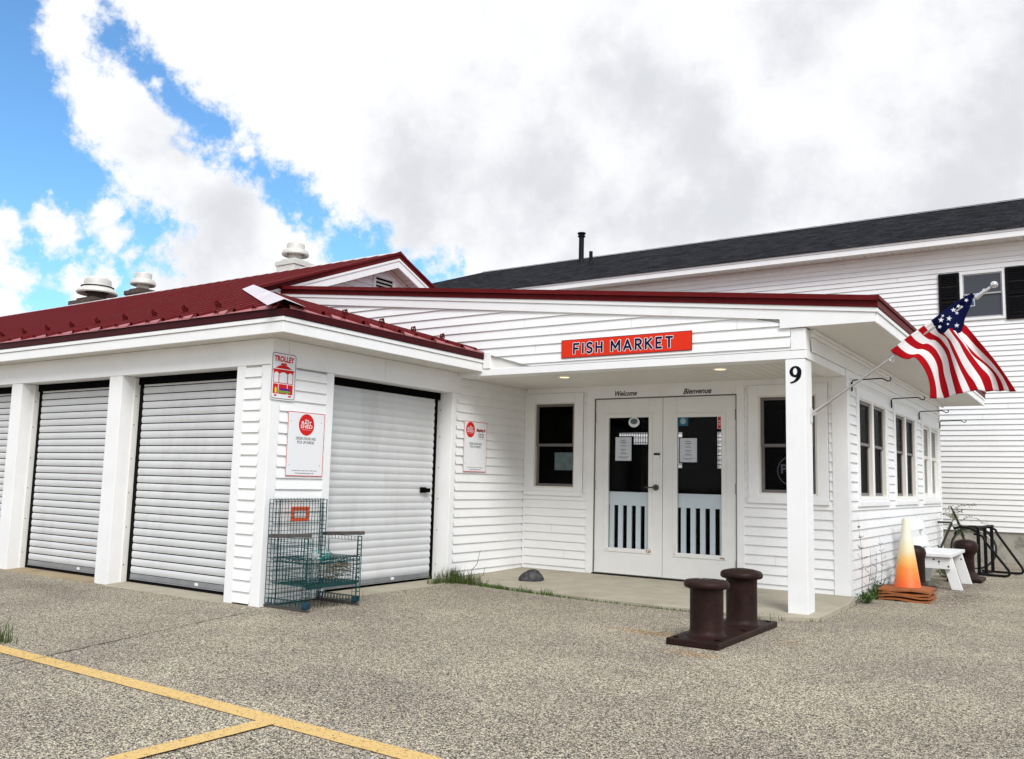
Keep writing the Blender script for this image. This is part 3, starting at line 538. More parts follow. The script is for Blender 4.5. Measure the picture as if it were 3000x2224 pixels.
# gable end above
FG = frame((-3.27,0,0), (0,1,0), (0,0,1), (1,0,0))
mb = MB(); cy = .95
siding(mb, FG, 2.9, 4.50, lambda z: cy-(4.56-z)/.40-.05, lambda z: cy+(4.56-z)/.42+.05, phase=.06, holes=[(.55,1.05,3.6,4.26)], pitch=.1)
mb.build('gable_wall', SIDING, shed)
mb = MB(); mb.fbox(FG,.535,1.065,3.6,4.265,-.04,-.03); mb.build('vent_backing', BLACK, shed)
gv = MB(); gv.fbox(FG,.54,.60,3.6,4.21,0,.03); gv.fbox(FG,1.0,1.06,3.6,4.21,0,.03); gv.fbox(FG,.54,1.06,4.212,4.265,0,.03)
gv = gv.build('gable_vent', TRIM, shed, bev=.003)
mb = MB()
for k in range(10):
    z = 4.19-.058*k; mb.face([FG(.6,z,-.02),FG(1.0,z,-.02),FG(1.0,z-.035,.022),FG(.6,z-.035,.022)]); mb.face([FG(.6,z-.035,.022),FG(1.0,z-.035,.022),FG(1.0,z-.042,.022),FG(.6,z-.042,.022)])
mb.build('louvre_slats', TRIM_D, gv)
# rake boards: front slope then rear slope
def rake(x0, x1, dz0, dz1, m, nme):
    mb = MB()
    for sgn, s, ye in ((-1,.40,-1.86 if m is TRIM else -2.05),(1,.42,4.0)):
        zr = 4.608; yr = .85
        f = lambda y: zr-abs(y-yr)*s
        mb.hexa([(x0,yr,f(yr)-dz1),(x1,yr,f(yr)-dz1),(x1,ye,f(ye)-dz1),(x0,ye,f(ye)-dz1),(x0,yr,f(yr)-dz0),(x1,yr,f(yr)-dz0),(x1,ye,f(ye)-dz0),(x0,ye,f(ye)-dz0)])
    return mb.build(nme, m, shed)
rake(-3.03,-3.0,.079,.114,TRIM,'rake_trim'); rake(-3.045,-3.012,.116,.226,TRIM,'rake_board'); rake(-3.05,-2.985,-.03,.008,RED,'rake_edge'); rake(-3.04,-3.003,.012,.074,RED,'rake_edge')
mb = MB()    # soffit boards under the overhang
k = 0
while k < 36:
    for s, sg in ((.40,-1),(.42,1)):
        a = .06+k*.1; c = a+.09
        f = lambda d: 4.608-.20-d*s
        mb.face([(-3.27,.85+sg*a,f(a)),(-3.04,.85+sg*a,f(a)),(-3.04,.85+sg*c,f(c)),(-3.27,.85+sg*c,f(c))])
        mb.face([(-3.27,.85+sg*(a-.02),f(a-.02)+.008),(-3.04,.85+sg*(a-.02),f(a-.02)+.008),(-3.04,.85+sg*(c+.02),f(c+.02)+.008),(-3.27,.85+sg*(c+.02),f(c+.02)+.008)])
    k += 1
    if k > 30: break
mb.build('rake_soffit', SOFFIT, shed)
mb = MB()
for sg, s in ((-1,.40),(1,.42)): mb.beam((-3.245,.85,4.385),(-3.245,.85+sg*2.6,4.385-2.6*s),.035,.03)
mb.build('frieze_moulding', TRIM, shed)
# back of shed so nothing is open
mb = MB(); mb.box(-24,-3.3,5.2,5.3,-.2,2.8); mb.box(-24,-23.9,-4.1,5.3,-.2,2.6); mb.build('rear_wall', SIDING, shed)

# ================================================================== FISH MARKET
FM = frame((0,0,0), (1,0,0), (0,0,1), (0,-1,0)); FS = frame((3.94,0,0), (0,1,0), (0,0,1), (1,0,0)); FB = frame((0,-1.46,0), (1,0,0), (0,0,1), (0,-1,0))
mk = thing('fish_market_building', (2,3,-.07), 'white clapboard shop building with a covered porch and low dark red roof', 'shop')
zrt = lambda x: 3.082-.115*(x-1.58)
hw = [(.02,.855,.92,2.178),(2.905,3.765,.915,2.178),(.91,2.868,-.1,2.28)]
mb = MB(); siding(mb, FM, -.012, 2.24, .026, .912, phase=.052, holes=hw[:1]); mb.build('front_wall', SIDING, mk)
mb = MB(); siding(mb, FM, -.012, 2.24, 2.866, 3.80, phase=.052, holes=hw[1:2]); mb.build('front_wall', SIDING, mk)
mb = MB(); backer(mb, FM, -.2, 3.93, -.08, 2.5, [(.15,.745,.985,2.065),(3.03,3.65,.965,2.06),(1.02,2.78,-.1,2.085)]); mb.build('front_wall_core', TRIM_D, mk)
SW = [(.41,2.05),(2.45,4.10),(4.56,6.20)]
hs = [(a, c, .895, 2.18) for a, c in SW]
mb = MB(); siding(mb, FS, -.03, 2.235, .10, 6.33, phase=.052, holes=hs); mb.build('side_wall', SIDING, mk)
siding(MB(), FS, 2.314, 2.45, -1.335, 6.33, phase=2.314, pitch=.136).build('upper_side_wall', SIDING, mk)
mb = MB(); backer(mb, FS, .0, 6.35, -.12, 2.5, [(a+.1, c-.1, .96, 2.09) for a, c in SW]); mb.build('side_wall_core', TRIM_D, mk)
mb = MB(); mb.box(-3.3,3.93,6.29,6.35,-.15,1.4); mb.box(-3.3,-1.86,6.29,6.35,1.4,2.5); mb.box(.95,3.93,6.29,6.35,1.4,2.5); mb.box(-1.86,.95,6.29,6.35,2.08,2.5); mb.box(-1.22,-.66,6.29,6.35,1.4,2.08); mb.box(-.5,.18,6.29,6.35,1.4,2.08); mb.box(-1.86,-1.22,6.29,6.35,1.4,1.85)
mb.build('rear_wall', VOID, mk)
mb = MB()
for i in range(12): mb.box(-1.83+i*.052,-1.825+i*.052,6.27,6.285,1.85,2.08)
for z in (1.86,1.93,2.0,2.06): mb.box(-1.84,-1.22,6.27,6.285,z,z+.005)
for i in range(16): mb.box(.18+i*.05,.185+i*.05,6.27,6.285,1.4,2.08)
for i in range(12): mb.box(.18,.95,6.27,6.285,1.42+i*.055,1.425+i*.055)
mb.build('window_grille', BLACK, mk)
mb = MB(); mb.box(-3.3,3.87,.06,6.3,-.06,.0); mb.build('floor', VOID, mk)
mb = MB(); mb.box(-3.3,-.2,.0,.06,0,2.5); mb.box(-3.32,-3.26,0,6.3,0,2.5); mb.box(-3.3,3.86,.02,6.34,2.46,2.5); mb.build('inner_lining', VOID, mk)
mb = MB(); random.seed(14)
for (F_, u_, z_) in [(FS,1.2,.352),(FS,3.1,.552),(FS,2.25,.152),(FS,5.1,.652),(FS,.7,.752),(FM,.42,.452),(FM,.6,.152),(FM,3.35,.552),(FM,3.2,.252),(FB,1.05,2.446),(FB,2.2,2.646),(FB,3.3,2.546),(FB,.9,2.746)]:
    pz_ = .1; mb.face([F_(u_,z_+.001,.0185),F_(u_+.002,z_+.001,.0185),F_(u_+.002,z_+pz_-.002,.002),F_(u_,z_+pz_-.002,.002)])
mb.build('siding_seams', GALV, mk)
# trims
mb = MB(); mb.box(3.80,3.945,-.018,-.001,-.02,2.235); mb.box(3.945,3.957,-.018,.10,-.05,2.235); mb.build('corner_trim', TRIM, mk, bev=.002)
MB().box(3.946,3.958,6.27,6.36,-.1,2.5).build('corner_trim', TRIM, mk, bev=.002)
mb = MB(); mb.box(.0,.026,-.026,0,0,2.235); mb.build('inside_corner_trim', TRIM, mk, bev=.002)
MB().fbox(FM,.03,.91,2.178,2.24,.0,.015).build('head_trim', TRIM, mk, bev=.002); MB().fbox(FM,2.868,3.80,2.178,2.24,.0,.015).build('head_trim', TRIM, mk, bev=.002)
# beam and gable wall above
mb = MB(); mb.box(.006,3.94,-1.462,-1.26,2.236,2.312); mb.box(3.73,3.94,-1.26,.01,2.236,2.312); mb.build('beam', TRIM, mk, bev=.003)
mb = MB(); mb.fbox(FS,.012,6.33,2.237,2.312,.0,.006); mb.fbox(FS,-1.335,6.33,2.452,2.485,0,.02); mb.fbox(FS,-1.335,6.33,2.487,2.515,0,.045); mb.build('side_frieze', TRIM, mk, bev=.002)
MB().box(3.90,3.938,-1.334,-.02,2.313,2.515).build('frieze_core', TRIM, mk)
mb = MB(); mb.box(3.80,3.936,-1.466,-1.335,2.314,2.514); mb.build('corner_block', TRIM, mk, bev=.003)
mb = MB(); siding(mb, FB, 2.316, 3.7, lambda z: max(.45 if z < 2.5 else -9, .38-(z-2.49)/SK), lambda z: min(3.80, 1.58+(3.082-.225-z)/.115), phase=2.246, base=-.002)
mb.build('gable_wall', SIDING, mk)
mb = MB(); mb.prism([(-3.4,-1.44,2.3),(3.92,-1.44,2.3),(3.92,-1.44,zrt(3.92)-.1),(-3.4,-1.44,zrt(-3.4)-.1)], (0,.1,0)); mb.build('gable_wall_core', TRIM_D, mk)
def rk(x0, x1, d0, d1, y0, y1, m, nme, bev=0):
    mb = MB(); mb.prism([(x0,y0,zrt(x0)-d1),(x1,y0,zrt(x1)-d1),(x1,y0,zrt(x1)-d0),(x0,y0,zrt(x0)-d0)], (0,y1-y0,0)); return mb.build(nme, m, mk, bev=bev)
XE = 4.545
rk(-3.45,XE,.102,.140,-1.502,-1.44,TRIM,'rake_trim'); rk(-3.3,3.71,.142,.232,-1.490,-1.44,TRIM,'rake_board')
mb = MB(); mb.prism([(3.71,-1.490,2.52),(XE-.01,-1.490,2.52),(XE-.01,-1.490,zrt(XE)-.142),(3.71,-1.490,zrt(3.71)-.142)], (0,.04,0)); mb.build('rake_return', TRIM, mk)
rk(-3.45,XE+.02,.0,.045,-1.545,-1.44,RED,'rake_edge'); rk(-3.45,XE+.015,.048,.100,-1.512,-1.44,RED,'rake_edge')
# eave overhang at the right
YE = 7.05
mb = MB(); soffit(mb, 3.945, XE-.015, -1.45, YE-.02, 2.517, 'x', pitch=.1); mb.build('soffit', SOFFIT, mk)
mb = MB(); mb.box(XE-.02,XE,-1.45,YE,2.512,2.60); mb.box(XE-.02,XE+.012,-1.50,YE,2.603,2.638); mb.build('eave_fascia', TRIM, mk, bev=.002)
mb = MB(); mb.box(XE-.02,XE+.02,-1.51,YE,2.642,2.705); mb.box(XE-.02,XE+.035,-1.54,YE,2.708,2.742); mb.build('eave_edge', RED, mk, bev=.002)
mb = MB(); mb.prism([(3.9,YE,2.52),(XE,YE,2.52),(XE,YE,2.63),(3.9,YE,2.72)], (0,.03,0)); mb.box(3.9,3.94,6.36,YE,2.5,2.6); mb.build('rear_rake', TRIM, mk)
mb = MB(); ribbed(mb, -1.5, YE, lambda c, s, h: (s, c, zrt(s)-.004+h), lambda c: -3.6, lambda c: 4.55, pitch=.3, rh=.008); mb.build('roof', RED, mk)
for k in range(12):
    y = -.13+.57*k-.57
    MB().box(4.30,4.37,y-.02,y+.02,zrt(4.33),zrt(4.33)+.075).build('snow_guard', RED, mk)
# porch ceiling with lights
mb = MB(); soffit(mb, .0, 3.92, -1.30, -.0, 2.24, 'y', pitch=.1); mb.build('porch_ceiling', SOFFIT, mk)
for (x, y) in ((1.15,-1.0),(2.96,-1.0)):
    m3 = MB(); m3.lathe([(.055,-.002),(.062,-.006),(.078,-.006),(.082,.0)], (x,y,2.24), 24); dl = m3.build('downlight', TRIM, mk, smooth=True)
    m3 = MB(); F = frame((x,y,2.237), (1,0,0), (0,1,0), (0,0,-1)); disc(m3, F, 0, 0, .054, .054, .001, 24); m3.build('bulb', WARM, dl)
# post
pst = MB().box(3.748,3.926,-1.458,-1.242,-.075,2.233).build('post', TRIM, mk, bev=.003, label='square white porch post')
mb = MB(); mb.box(3.79,3.885,-1.462,-1.459,-.07,-.045); mb.build('broken_skirt', CONC_ST, pst)
# digit nine, drawn as a thick-and-thin stroke
FP = frame((3.837,-1.4595,2.09), (1,0,0), (0,0,1), (0,-1,0))
m9 = MB(); n = 40
for k in range(n):
    a0, a1 = 2*math.pi*k/n, 2*math.pi*(k+1)/n
    q = lambda a: ((.054*math.cos(a)+.003, .052*math.sin(a)+.027), (.019*math.cos(a)+.0, .032*math.sin(a)+.029))
    (o0, i0), (o1, i1) = q(a0), q(a1); m9.face([FP(*o0,.001), FP(*o1,.001), FP(*i1,.001), FP(*i0,.001)])
cl = [((.057,.027),(.02,.02)),((.056,.002),(.018,-.004)),((.050,-.022),(.010,-.028)),((.036,-.046),(-.004,-.048)),((.014,-.064),(-.020,-.060)),((-.012,-.076),(-.038,-.066)),((-.034,-.080),(-.046,-.068)),((-.046,-.077),(-.046,-.072))]
for (a, c), (d, e) in zip(cl, cl[1:]): m9.face([FP(*a,.0015),FP(*d,.0015),FP(*e,.0015),FP(*c,.0015)])
m9.build('house_number', BLKINK, pst, label='black house number 9')
# ---- windows
def window(F, u0, u1, v0, v1, parent, casing=.11, dark=True, double=False, glassm=None, rail=None, proud=.022, wd=.11):
    mb = MB(); ct = .115
    mb.fbox(F,u0,u0+ct,v0+.03,v1,0,proud); mb.fbox(F,u1-ct,u1,v0+.03,v1,0,proud); mb.fbox(F,u0+ct,u1-ct,v1-ct,v1,0,proud); mb.fbox(F,u0+ct,u1-ct,v0+.03,v0+.075,0,proud); mb.fbox(F,u0-.005,u1+.005,v0-.02,v0+.03,0,proud+.012)
    wn = mb.build('window', TRIM, parent, bev=.0025)
    a0, a1, b0, b1 = u0+ct, u1-ct, v0+.075, v1-ct
    cols = [(a0, a1)] if not double else [(a0, (a0+a1)/2-.035), ((a0+a1)/2+.035, a1)]
    if double: MB().fbox(F,(a0+a1)/2-.035,(a0+a1)/2+.035,b0,b1,-.03,proud-.004).build('mullion', TRIM, wn, bev=.003)
    m1, fr = (SASHD, .032) if dark else (SASHW, .045)
    rl = (b0+b1)/2 if rail is None else rail
    mo = MB(); mg = MB(); ml = MB()
    for (c0, c1) in cols:
        # liner
        for (x0, x1, y0, y1) in ((c0,c0+.018,b0,b1),(c1-.018,c1,b0,b1),(c0+.018,c1-.018,b1-.018,b1),(c0+.018,c1-.018,b0,b0+.018)): ml.fbox(F,x0,x1,y0,y1,-.05,.012)
        p0, p1, q0, q1 = c0+.018, c1-.018, b0+.018, b1-.018
        # upper sash (outer), lower sash (inner)
        for (y0, y1, w0) in ((rl-.015, q1, -.02), (q0, rl+.015, -.038)):
            mo.fbox(F,p0,p0+fr,y0,y1,w0-.012,w0+.008); mo.fbox(F,p1-fr,p1,y0,y1,w0-.012,w0+.008); mo.fbox(F,p0+fr,p1-fr,y1-fr,y1,w0-.012,w0+.008); mo.fbox(F,p0+fr,p1-fr,y0,y0+fr,w0-.012,w0+.008)
            rect(mg,F,p0+fr-.002,p1-fr+.002,y0+fr-.002,y1-fr+.002,w0-.004)
    ml.build('liner', TRIM if not dark else SASHW, wn); mo.build('sash', m1, wn, bev=.002); mg.build('glass', glassm or GLASS, wn)
    return wn
w1 = window(FM, .025, .85, .925, 2.176, mk, rail=1.53)
w2 = window(FM, 2.91, 3.76, .92, 2.176, mk, rail=1.52)
for i, (a, c) in enumerate(SW):
    window(FS, a, c, .91, 2.178, mk, dark=(i < 2), double=True, glassm=GLASS_SCR if i < 2 else GLASS_REF, rail=1.57)
# dark blinds / posters behind the glass
m3 = MB(); m3.fbox(FM,.40,.67,1.22,1.44,-.075,-.074); m3.build('poster', mat('faded_poster', (.16,.22,.22), .8, var=.3, vscale=12), w1)
m3 = MB(); F = FM
for k in range(24):
    a0, a1 = 2*math.pi*k/24, 2*math.pi*(k+1)/24
    m3.face([F(3.36+.16*math.cos(a0),1.25+.16*math.sin(a0),-.072),F(3.36+.16*math.cos(a1),1.25+.16*math.sin(a1),-.072),F(3.36+.15*math.cos(a1),1.25+.15*math.sin(a1),-.072),F(3.36+.15*math.cos(a0),1.25+.15*math.sin(a0),-.072)])
text(m3,'P',F,3.24,3.31,1.22,1.32,-.072,bold=.02); m3.build('window_decal', mat('decal_grey', (.10,.11,.13), .8), w2)
# ---- entrance
mb = MB(); mb.fbox(FM,.91,1.018,-.0,2.279,0,.02); mb.fbox(FM,2.778,2.868,.0,2.279,0,.02); mb.fbox(FM,1.018,2.778,2.085,2.279,0,.0195); mb.build('door_casing', TRIM, mk, bev=.002)
mb = MB(); mb.fbox(FM,1.012,1.022,.012,2.084,-.05,.024); mb.fbox(FM,2.774,2.784,.012,2.084,-.05,.024); mb.fbox(FM,1.012,2.784,2.082,2.09,-.05,.024); mb.fbox(FM,1.0,2.8,-.01,.018,-.05,.012); mb.build('door_frame', SASHD, mk)
MB().fbox(FM,1.0,2.80,.0,.013,-.08,.035).build('threshold', BLKMET, mk, bev=.003)  # coloured black to stand in for the dark gap under the doors
def leaf(u0, u1, g0, g1, gb, gt, side):
    mb = MB(); W0, W1 = -.03, .012
    mb.fbox(FM,u0,g0,.022,2.078,W0,W1); mb.fbox(FM,g1,u1,.022,2.078,W0,W1); mb.fbox(FM,g0,g1,.022,gb,W0,W1); mb.fbox(FM,g0,g1,gt,2.078,W0,W1)
    d = mb.build('door', DOORW, mk, bev=.002)
    m2 = MB()
    for (a, c, e, f) in ((g0-.045,g0+.004,gb-.045,gt+.045),(g1-.004,g1+.045,gb-.045,gt+.045),(g0+.004,g1-.004,gb-.045,gb+.004),(g0+.004,g1-.004,gt-.004,gt+.045)): m2.fbox(FM,a,c,e,f,W1,W1+.008)
    fr = m2.build('glazing_frame', DOORW, d, bev=.003)
    m2 = MB(); m2.fbox(FM,g0,g1,gb,gt,-.012,-.0115); m2.build('glass', GLASS, d)
    m2 = MB()
    xx = u0-.008 if side < 0 else u1-.004
    for z in (.21,1.045,1.86): m2.fbox(FM,xx,xx+.014,z-.06,z+.06,.012,.028)
    m2.build('hinge', SASHD, d, bev=.003)
    m2 = MB()
    for z in range(3): m2.fbox(FM,u0+.1+z*.3,u0+.108+z*.3,.04,.048,.013,.015)
    m2.fbox(FM,u0,u1,.022,.034,.013,.018); m2.build('kick_strip', TRIM_D, d)
    # rust flakes round the bottom of the glazing frame
    m2 = MB(); random.seed(int(u0*100))
    def flake(u, v, s): 
        m2.face([FM(u+s*random.uniform(.4,1)*math.cos(a), v+s*.7*random.uniform(.4,1)*math.sin(a), W1+.0092) for a in [k*math.pi/3 for k in range(6)]])
    if side < 0:
        for k in range(38): flake(g1+.03-abs(random.gauss(0,.035)), gb-.03+abs(random.gauss(0,.016)), random.uniform(.002,.010))
        for k in range(12): flake(g0-.03+random.uniform(0,.05), gb-.03+random.uniform(0,.02), .004)
        for k in range(20): flake(random.uniform(g0,g1), gb-.04+random.uniform(0,.006), .003)
    else:
        for k in range(32): flake(g1+.03-abs(random.gauss(0,.03)), gb-.035+abs(random.gauss(0,.013)), random.uniform(.002,.009))
        for k in range(40): flake(g0-.03+abs(random.gauss(0,.010)), gb-.03+abs(random.gauss(0,.08)), random.uniform(.002,.006))
        for k in range(16): flake(random.uniform(g0,g1), gb-.04+random.uniform(0,.01), .004)
    m2.build('rust_patch', RUST, d)
    return d
dl_ = leaf(1.024,1.899,1.198,1.73,.318,1.856,-1); dr_ = leaf(1.905,2.772,2.078,2.612,.308,1.846,1)
m2 = MB(); m2.tube([FM(1.822,1.036,.012),FM(1.822,1.036,.028)],.035,20); m2.tube([FM(1.822,1.036,.02),FM(1.822,1.036,.065),FM(1.81,1.036,.07),FM(1.705,1.034,.068)],.0095,10); m2.build('lever_handle', mat('aged_brass', (.10,.095,.08), .35, metal=.8), dl_, smooth=True)
m2 = MB(); m2.fbox(FM,1.798,1.87,1.41,1.432,.012,.03); m2.build('door_contact', BLACK, dl_, bev=.002)
m2 = MB(); m2.fbox(FM,1.80,1.865,1.375,1.408,.012,.034); m2.build('contact_cover', TRIM, dl_, bev=.008, seg=2)
m2 = MB(); disc(m2, FM, 1.524,1.797,.072,.06,-.0095); st = m2.build('oval_sticker', SIGNW, dl_)
m2 = MB(); disc(m2, FM, 1.524,1.808,.048,.035,-.0085,20); m2.build('sticker_print', mat('grey_print', (.10,.14,.16), .6), dl_)
m2 = MB(); m2.fbox(FM,2.08,2.205,1.745,1.843,-.0105,-.0095); m2.build('blue_sticker', mat('dull_blue', (.02,.12,.2), .6), dr_)
m2 = MB(); disc(m2, FM, 2.143,1.80,.035,.035,-.009,18); m2.build('sticker_badge', mat('pale_blue', (.30,.42,.45), .6), dr_)
m2 = MB(); m2.fbox(FM,2.552,2.598,1.708,1.842,-.0105,-.0095); m2.build('red_sticker', REDINK, dr_)
m2 = MB(); rring(m2, FM, 2.552, 2.598, 1.708, 1.842, .005, -.009)
for z in (1.80,1.785,1.765,1.748): rect(m2, FM, 2.562, 2.59, z, z+.005, -.0088)
m2.build('sticker_print', SIGNW, dr_)
def hours(u0, u1, v0, v1, d):
    m2 = MB(); m2.fbox(FM,u0-.012,u1+.03,v0-.012,v1+.012,-.022,-.020); m2.build('poster_board', BLACK, d)
    m2 = MB(); m2.fbox(FM,u0,u1,v0,v1,-.0195,-.0185); p = m2.build('hours_notice', PAPER, d)
    m2 = MB(); h = v1-v0; wd = u1-u0; cx = (u0+u1)/2; W = -.0180
    for (s, yy, hh, ww, bo) in (('Hours',.84,.062,.30,.01),('Fish Market',.755,.045,.38,.03),('11-6',.685,.040,.14,.03),('Thurs-Sun',.61,.042,.34,.03),('Bait Shed',.46,.045,.32,.03),('11-8',.39,.040,.14,.03),('Thurs-Sun',.31,.045,.34,.03)):
        text(m2, s, FM, cx-ww*wd/2, cx+ww*wd/2, v0+yy*h, v0+(yy+hh)*h, W, bold=bo)
    for (yy, ww) in ((.275,.46),(.165,.66),(.135,.54),(.105,.40)):
        a_ = cx-ww*wd/2
        while a_ < cx+ww*wd/2: l_ = random.uniform(.005,.014); rect(m2, FM, a_, a_+l_, v0+yy*h, v0+(yy+.011)*h, W); a_ += l_+.003
    m2.build('notice_lettering', BLKINK, d)
hours(1.277,1.489,1.342,1.622,dl_); hours(2.10,2.307,1.332,1.605,dr_)
mb = MB(); text(mb,'Welcome',FM,1.286,1.573,2.112,2.174,.0215,bold=.022,shear=.35); mb.build('lettering', BLKINK, mk, label='black script Welcome over the left door')
mb = MB(); text(mb,'Bienvenue',FM,2.157,2.496,2.108,2.172,.0215,bold=.022,shear=.35); mb.build('lettering', BLKINK, mk, label='black script Bienvenue over the right door')
# picket panels standing just inside the doors
def pickets(x0, x1, y, lb):
    th = thing('picket_rail', ((x0+x1)/2, y, 0), lb, 'slatted rail', 'white slatted rails standing inside the glass doors')
    MB().box(x0,x1,y-.012,y+.012,.815,.975).build('top_rail', PAINTI, th, bev=.003); MB().box(x0,x1,y-.012,y+.012,.16,.24).build('bottom_rail', PAINTI, th, bev=.003)
    mb = MB(); x = x0+.02
    while x < x1-.05: mb.box(x,x+.06,y-.009,y+.009,.24,.815); x += .115
    mb.build('slats', PAINTI, th)
PAINTI = mat('pale_slat_paint', (.80,.90,.92), .5, var=.04, vscale=5)
pickets(1.06,1.88,.055,'white slatted rail seen low behind the left glass door'); pickets(1.97,2.76,.055,'white slatted rail seen low behind the right glass door')

# ================================================================== SIGNS
def sign(name, label, F, u0, u1, v0, v1, w0=.016, w1=.02, m=None):
    th = thing(name, F((u0+u1)/2, v0, w0), label, 'sign'); 
    MB().fbox(F,u0,u1,v0,v1,w0,w1).build('panel', m or SIGNW, th, bev=.001); return th
s1 = sign('fish_market_sign', 'orange-red board lettered FISH MARKET over the porch', FB, 1.389, 2.855, 2.374, 2.568, .014, .022, SIGNRED)
m2 = MB(); rring(m2, FB,1.389,2.855,2.374,2.568,.005,.0228); m2.build('border', NAVY, s1)
GL = {'F':(.62,[[(0,0),(0,1),(1,1)],[(0,.50),(.85,.50)]]),'I':(.0,[[(0,0),(0,1)]]),'S':(.62,[[(0,.10),(.25,.0),(.6,-.0),(.9,.10),(1,.27),(.85,.43),(.5,.52),(.15,.62),(.0,.78),(.15,.94),(.45,1.02),(.75,1.0),(.97,.90)]]),'H':(.72,[[(0,0),(0,1)],[(1,0),(1,1)],[(0,.5),(1,.5)]]),
 'M':(1.0,[[(0,0),(0,1),(.5,.30),(1,1),(1,0)]]),'A':(.90,[[(0,0),(.5,1),(1,0)],[(.17,.28),(.83,.28)]]),'R':(.66,[[(0,0),(0,1),(.6,1),(.92,.88),(.98,.72),(.88,.56),(.55,.47),(0,.47)],[(.42,.47),(1,0)]]),'K':(.72,[[(0,0),(0,1)],[(.95,1),(.04,.42)],[(.30,.58),(1,0)]]),'E':(.58,[[(1,1),(0,1),(0,0),(1,0)],[(0,.5),(.85,.5)]]),'T':(.72,[[(0,1),(1,1)],[(.5,1),(.5,0)]])}
def stroke(mb, F, pts, wd, w):
    for k, (a, c) in enumerate(zip(pts, pts[1:])):
        a = Vector(a); c = Vector(c); d = (c-a).normalized(); n_ = Vector((-d.y, d.x))*wd/2; a2 = a-d*wd*.36; c2 = c+d*wd*.36; ww = w+.00012*(k+mb.k)
        mb.face([F(*(a2+n_),ww),F(*(a2-n_),ww),F(*(c2-n_),ww),F(*(c2+n_),ww)])
    mb.k += len(pts)
Hh = .098; u = 1.530; z0_ = 2.420; gap_ = .036; word = 'FISH MARKET'; tot = sum(GL[c][0]*Hh*1.05+.024+gap_ if c != ' ' else .07 for c in word); kx = (2.69-1.53)/tot
for c in word:
    if c == ' ': u += .07*kx; continue
    wl = GL[c][0]*Hh*1.05*kx; mo = MB(); mo.k = 0; mi = MB(); mi.k = 0
    for st_ in GL[c][1]:
        P_ = [(u+.012+a*wl, z0_+b_*Hh) for a, b_ in st_]; stroke(mo, FB, P_, .034, .0232); stroke(mi, FB, P_, .0225, .0248)
    mo.build('letter_outline', SIGNW, s1); mi.build('letter', NAVY, s1)
    u += wl+(.024+gap_)*kx
# trolley sign
FT = frame((.013,-4.21,1.735), (0,1,0), (0,0,1), (1,0,0))
th = thing('trolley_sign', (.013,-4.06,1.73), 'white street sign with a red streetcar picture and the word TROLLEY', 'sign')
def rounded(u0, u1, v0, v1, r, n=5):
    P = []
    for (cx, cy_, a) in ((u1-r,v1-r,0),(u0+r,v1-r,90),(u0+r,v0+r,180),(u1-r,v0+r,270)):
        for k in range(n+1): P.append((cx+r*math.cos(R(a+90*k/n)), cy_+r*math.sin(R(a+90*k/n))))
    return P
mb = MB(); mb.prism([FT(u,v,0) for u, v in rounded(0,.296,0,.432,.03)], (.004,0,0)); mb.build('panel', SIGNW, th)
def strip(mb, o_, i_, w):
    n = len(o_)
    for k in range(n): mb.face([FT(*o_[k],w),FT(*o_[(k+1)%n],w),FT(*i_[(k+1)%n],w),FT(*i_[k],w)])
mb = MB(); strip(mb, rounded(.010,.286,.010,.422,.025), rounded(.0155,.2805,.0155,.4165,.021), .0048); mb.build('border', mat('maroon_ink', (.10,.012,.02), .5, spec=.05), th)
mb = MB(); text(mb,'TROLLEY',FT,.03,.266,.344,.398,.005,bold=.045); mb.build('lettering', REDINK, th)
mb = MB()
mb.prism([FT(u,v,.0045) for u, v in ((.105,.318),(.185,.318),(.175,.334),(.115,.334))], (.0006,0,0))
arc = [(.045+.2*k/14, .284+.034*math.sin(math.pi*k/14)) for k in range(15)]; mb.face([FT(u,v,.005) for u, v in [(.245,.284),(.045,.284)]+arc[1:-1]])
rect(mb,FT,.022,.268,.262,.276,.005); mb.face([FT(.03,.262,.005),FT(.26,.262,.005),FT(.26,.238,.005),(FT(.03,.238,.005))])
for (a, c) in ((.03,.037),(.090,.098),(.190,.198),(.253,.260)): rect(mb,FT,a,c,.155,.24,.005)
rect(mb,FT,.03,.26,.150,.156,.005)
for (a, c) in ((.03,.088),(.096,.192),(.200,.26)): rect(mb,FT,a,c,.055,.143,.005)
rect(mb,FT,.045,.075,.032,.046,.005); rect(mb,FT,.212,.245,.032,.046,.005); mb.build('streetcar_picture', REDINK, th)
mb = MB()
for (a, c) in ((.037,.090),(.098,.190),(.198,.253)): disc(mb,FT,(a+c)/2,.225,(c-a)/2,.026,.0056,14)
mb.build('streetcar_windows', SIGNW, th)
mb = MB(); rect(mb,FT,.09,.235,.075,.084,.0062); rect(mb,FT,.075,.215,.066,.073,.0062); mb.build('green_print', GREENINK, th)
mb = MB(); rect(mb,FT,.115,.225,.088,.108,.0062); mb.build('purple_print', PURPLE, th)
mb = MB(); disc(mb,FT,.062,.085,.012,.03,.0062,12); mb.build('yellow_print', YELINK, th)
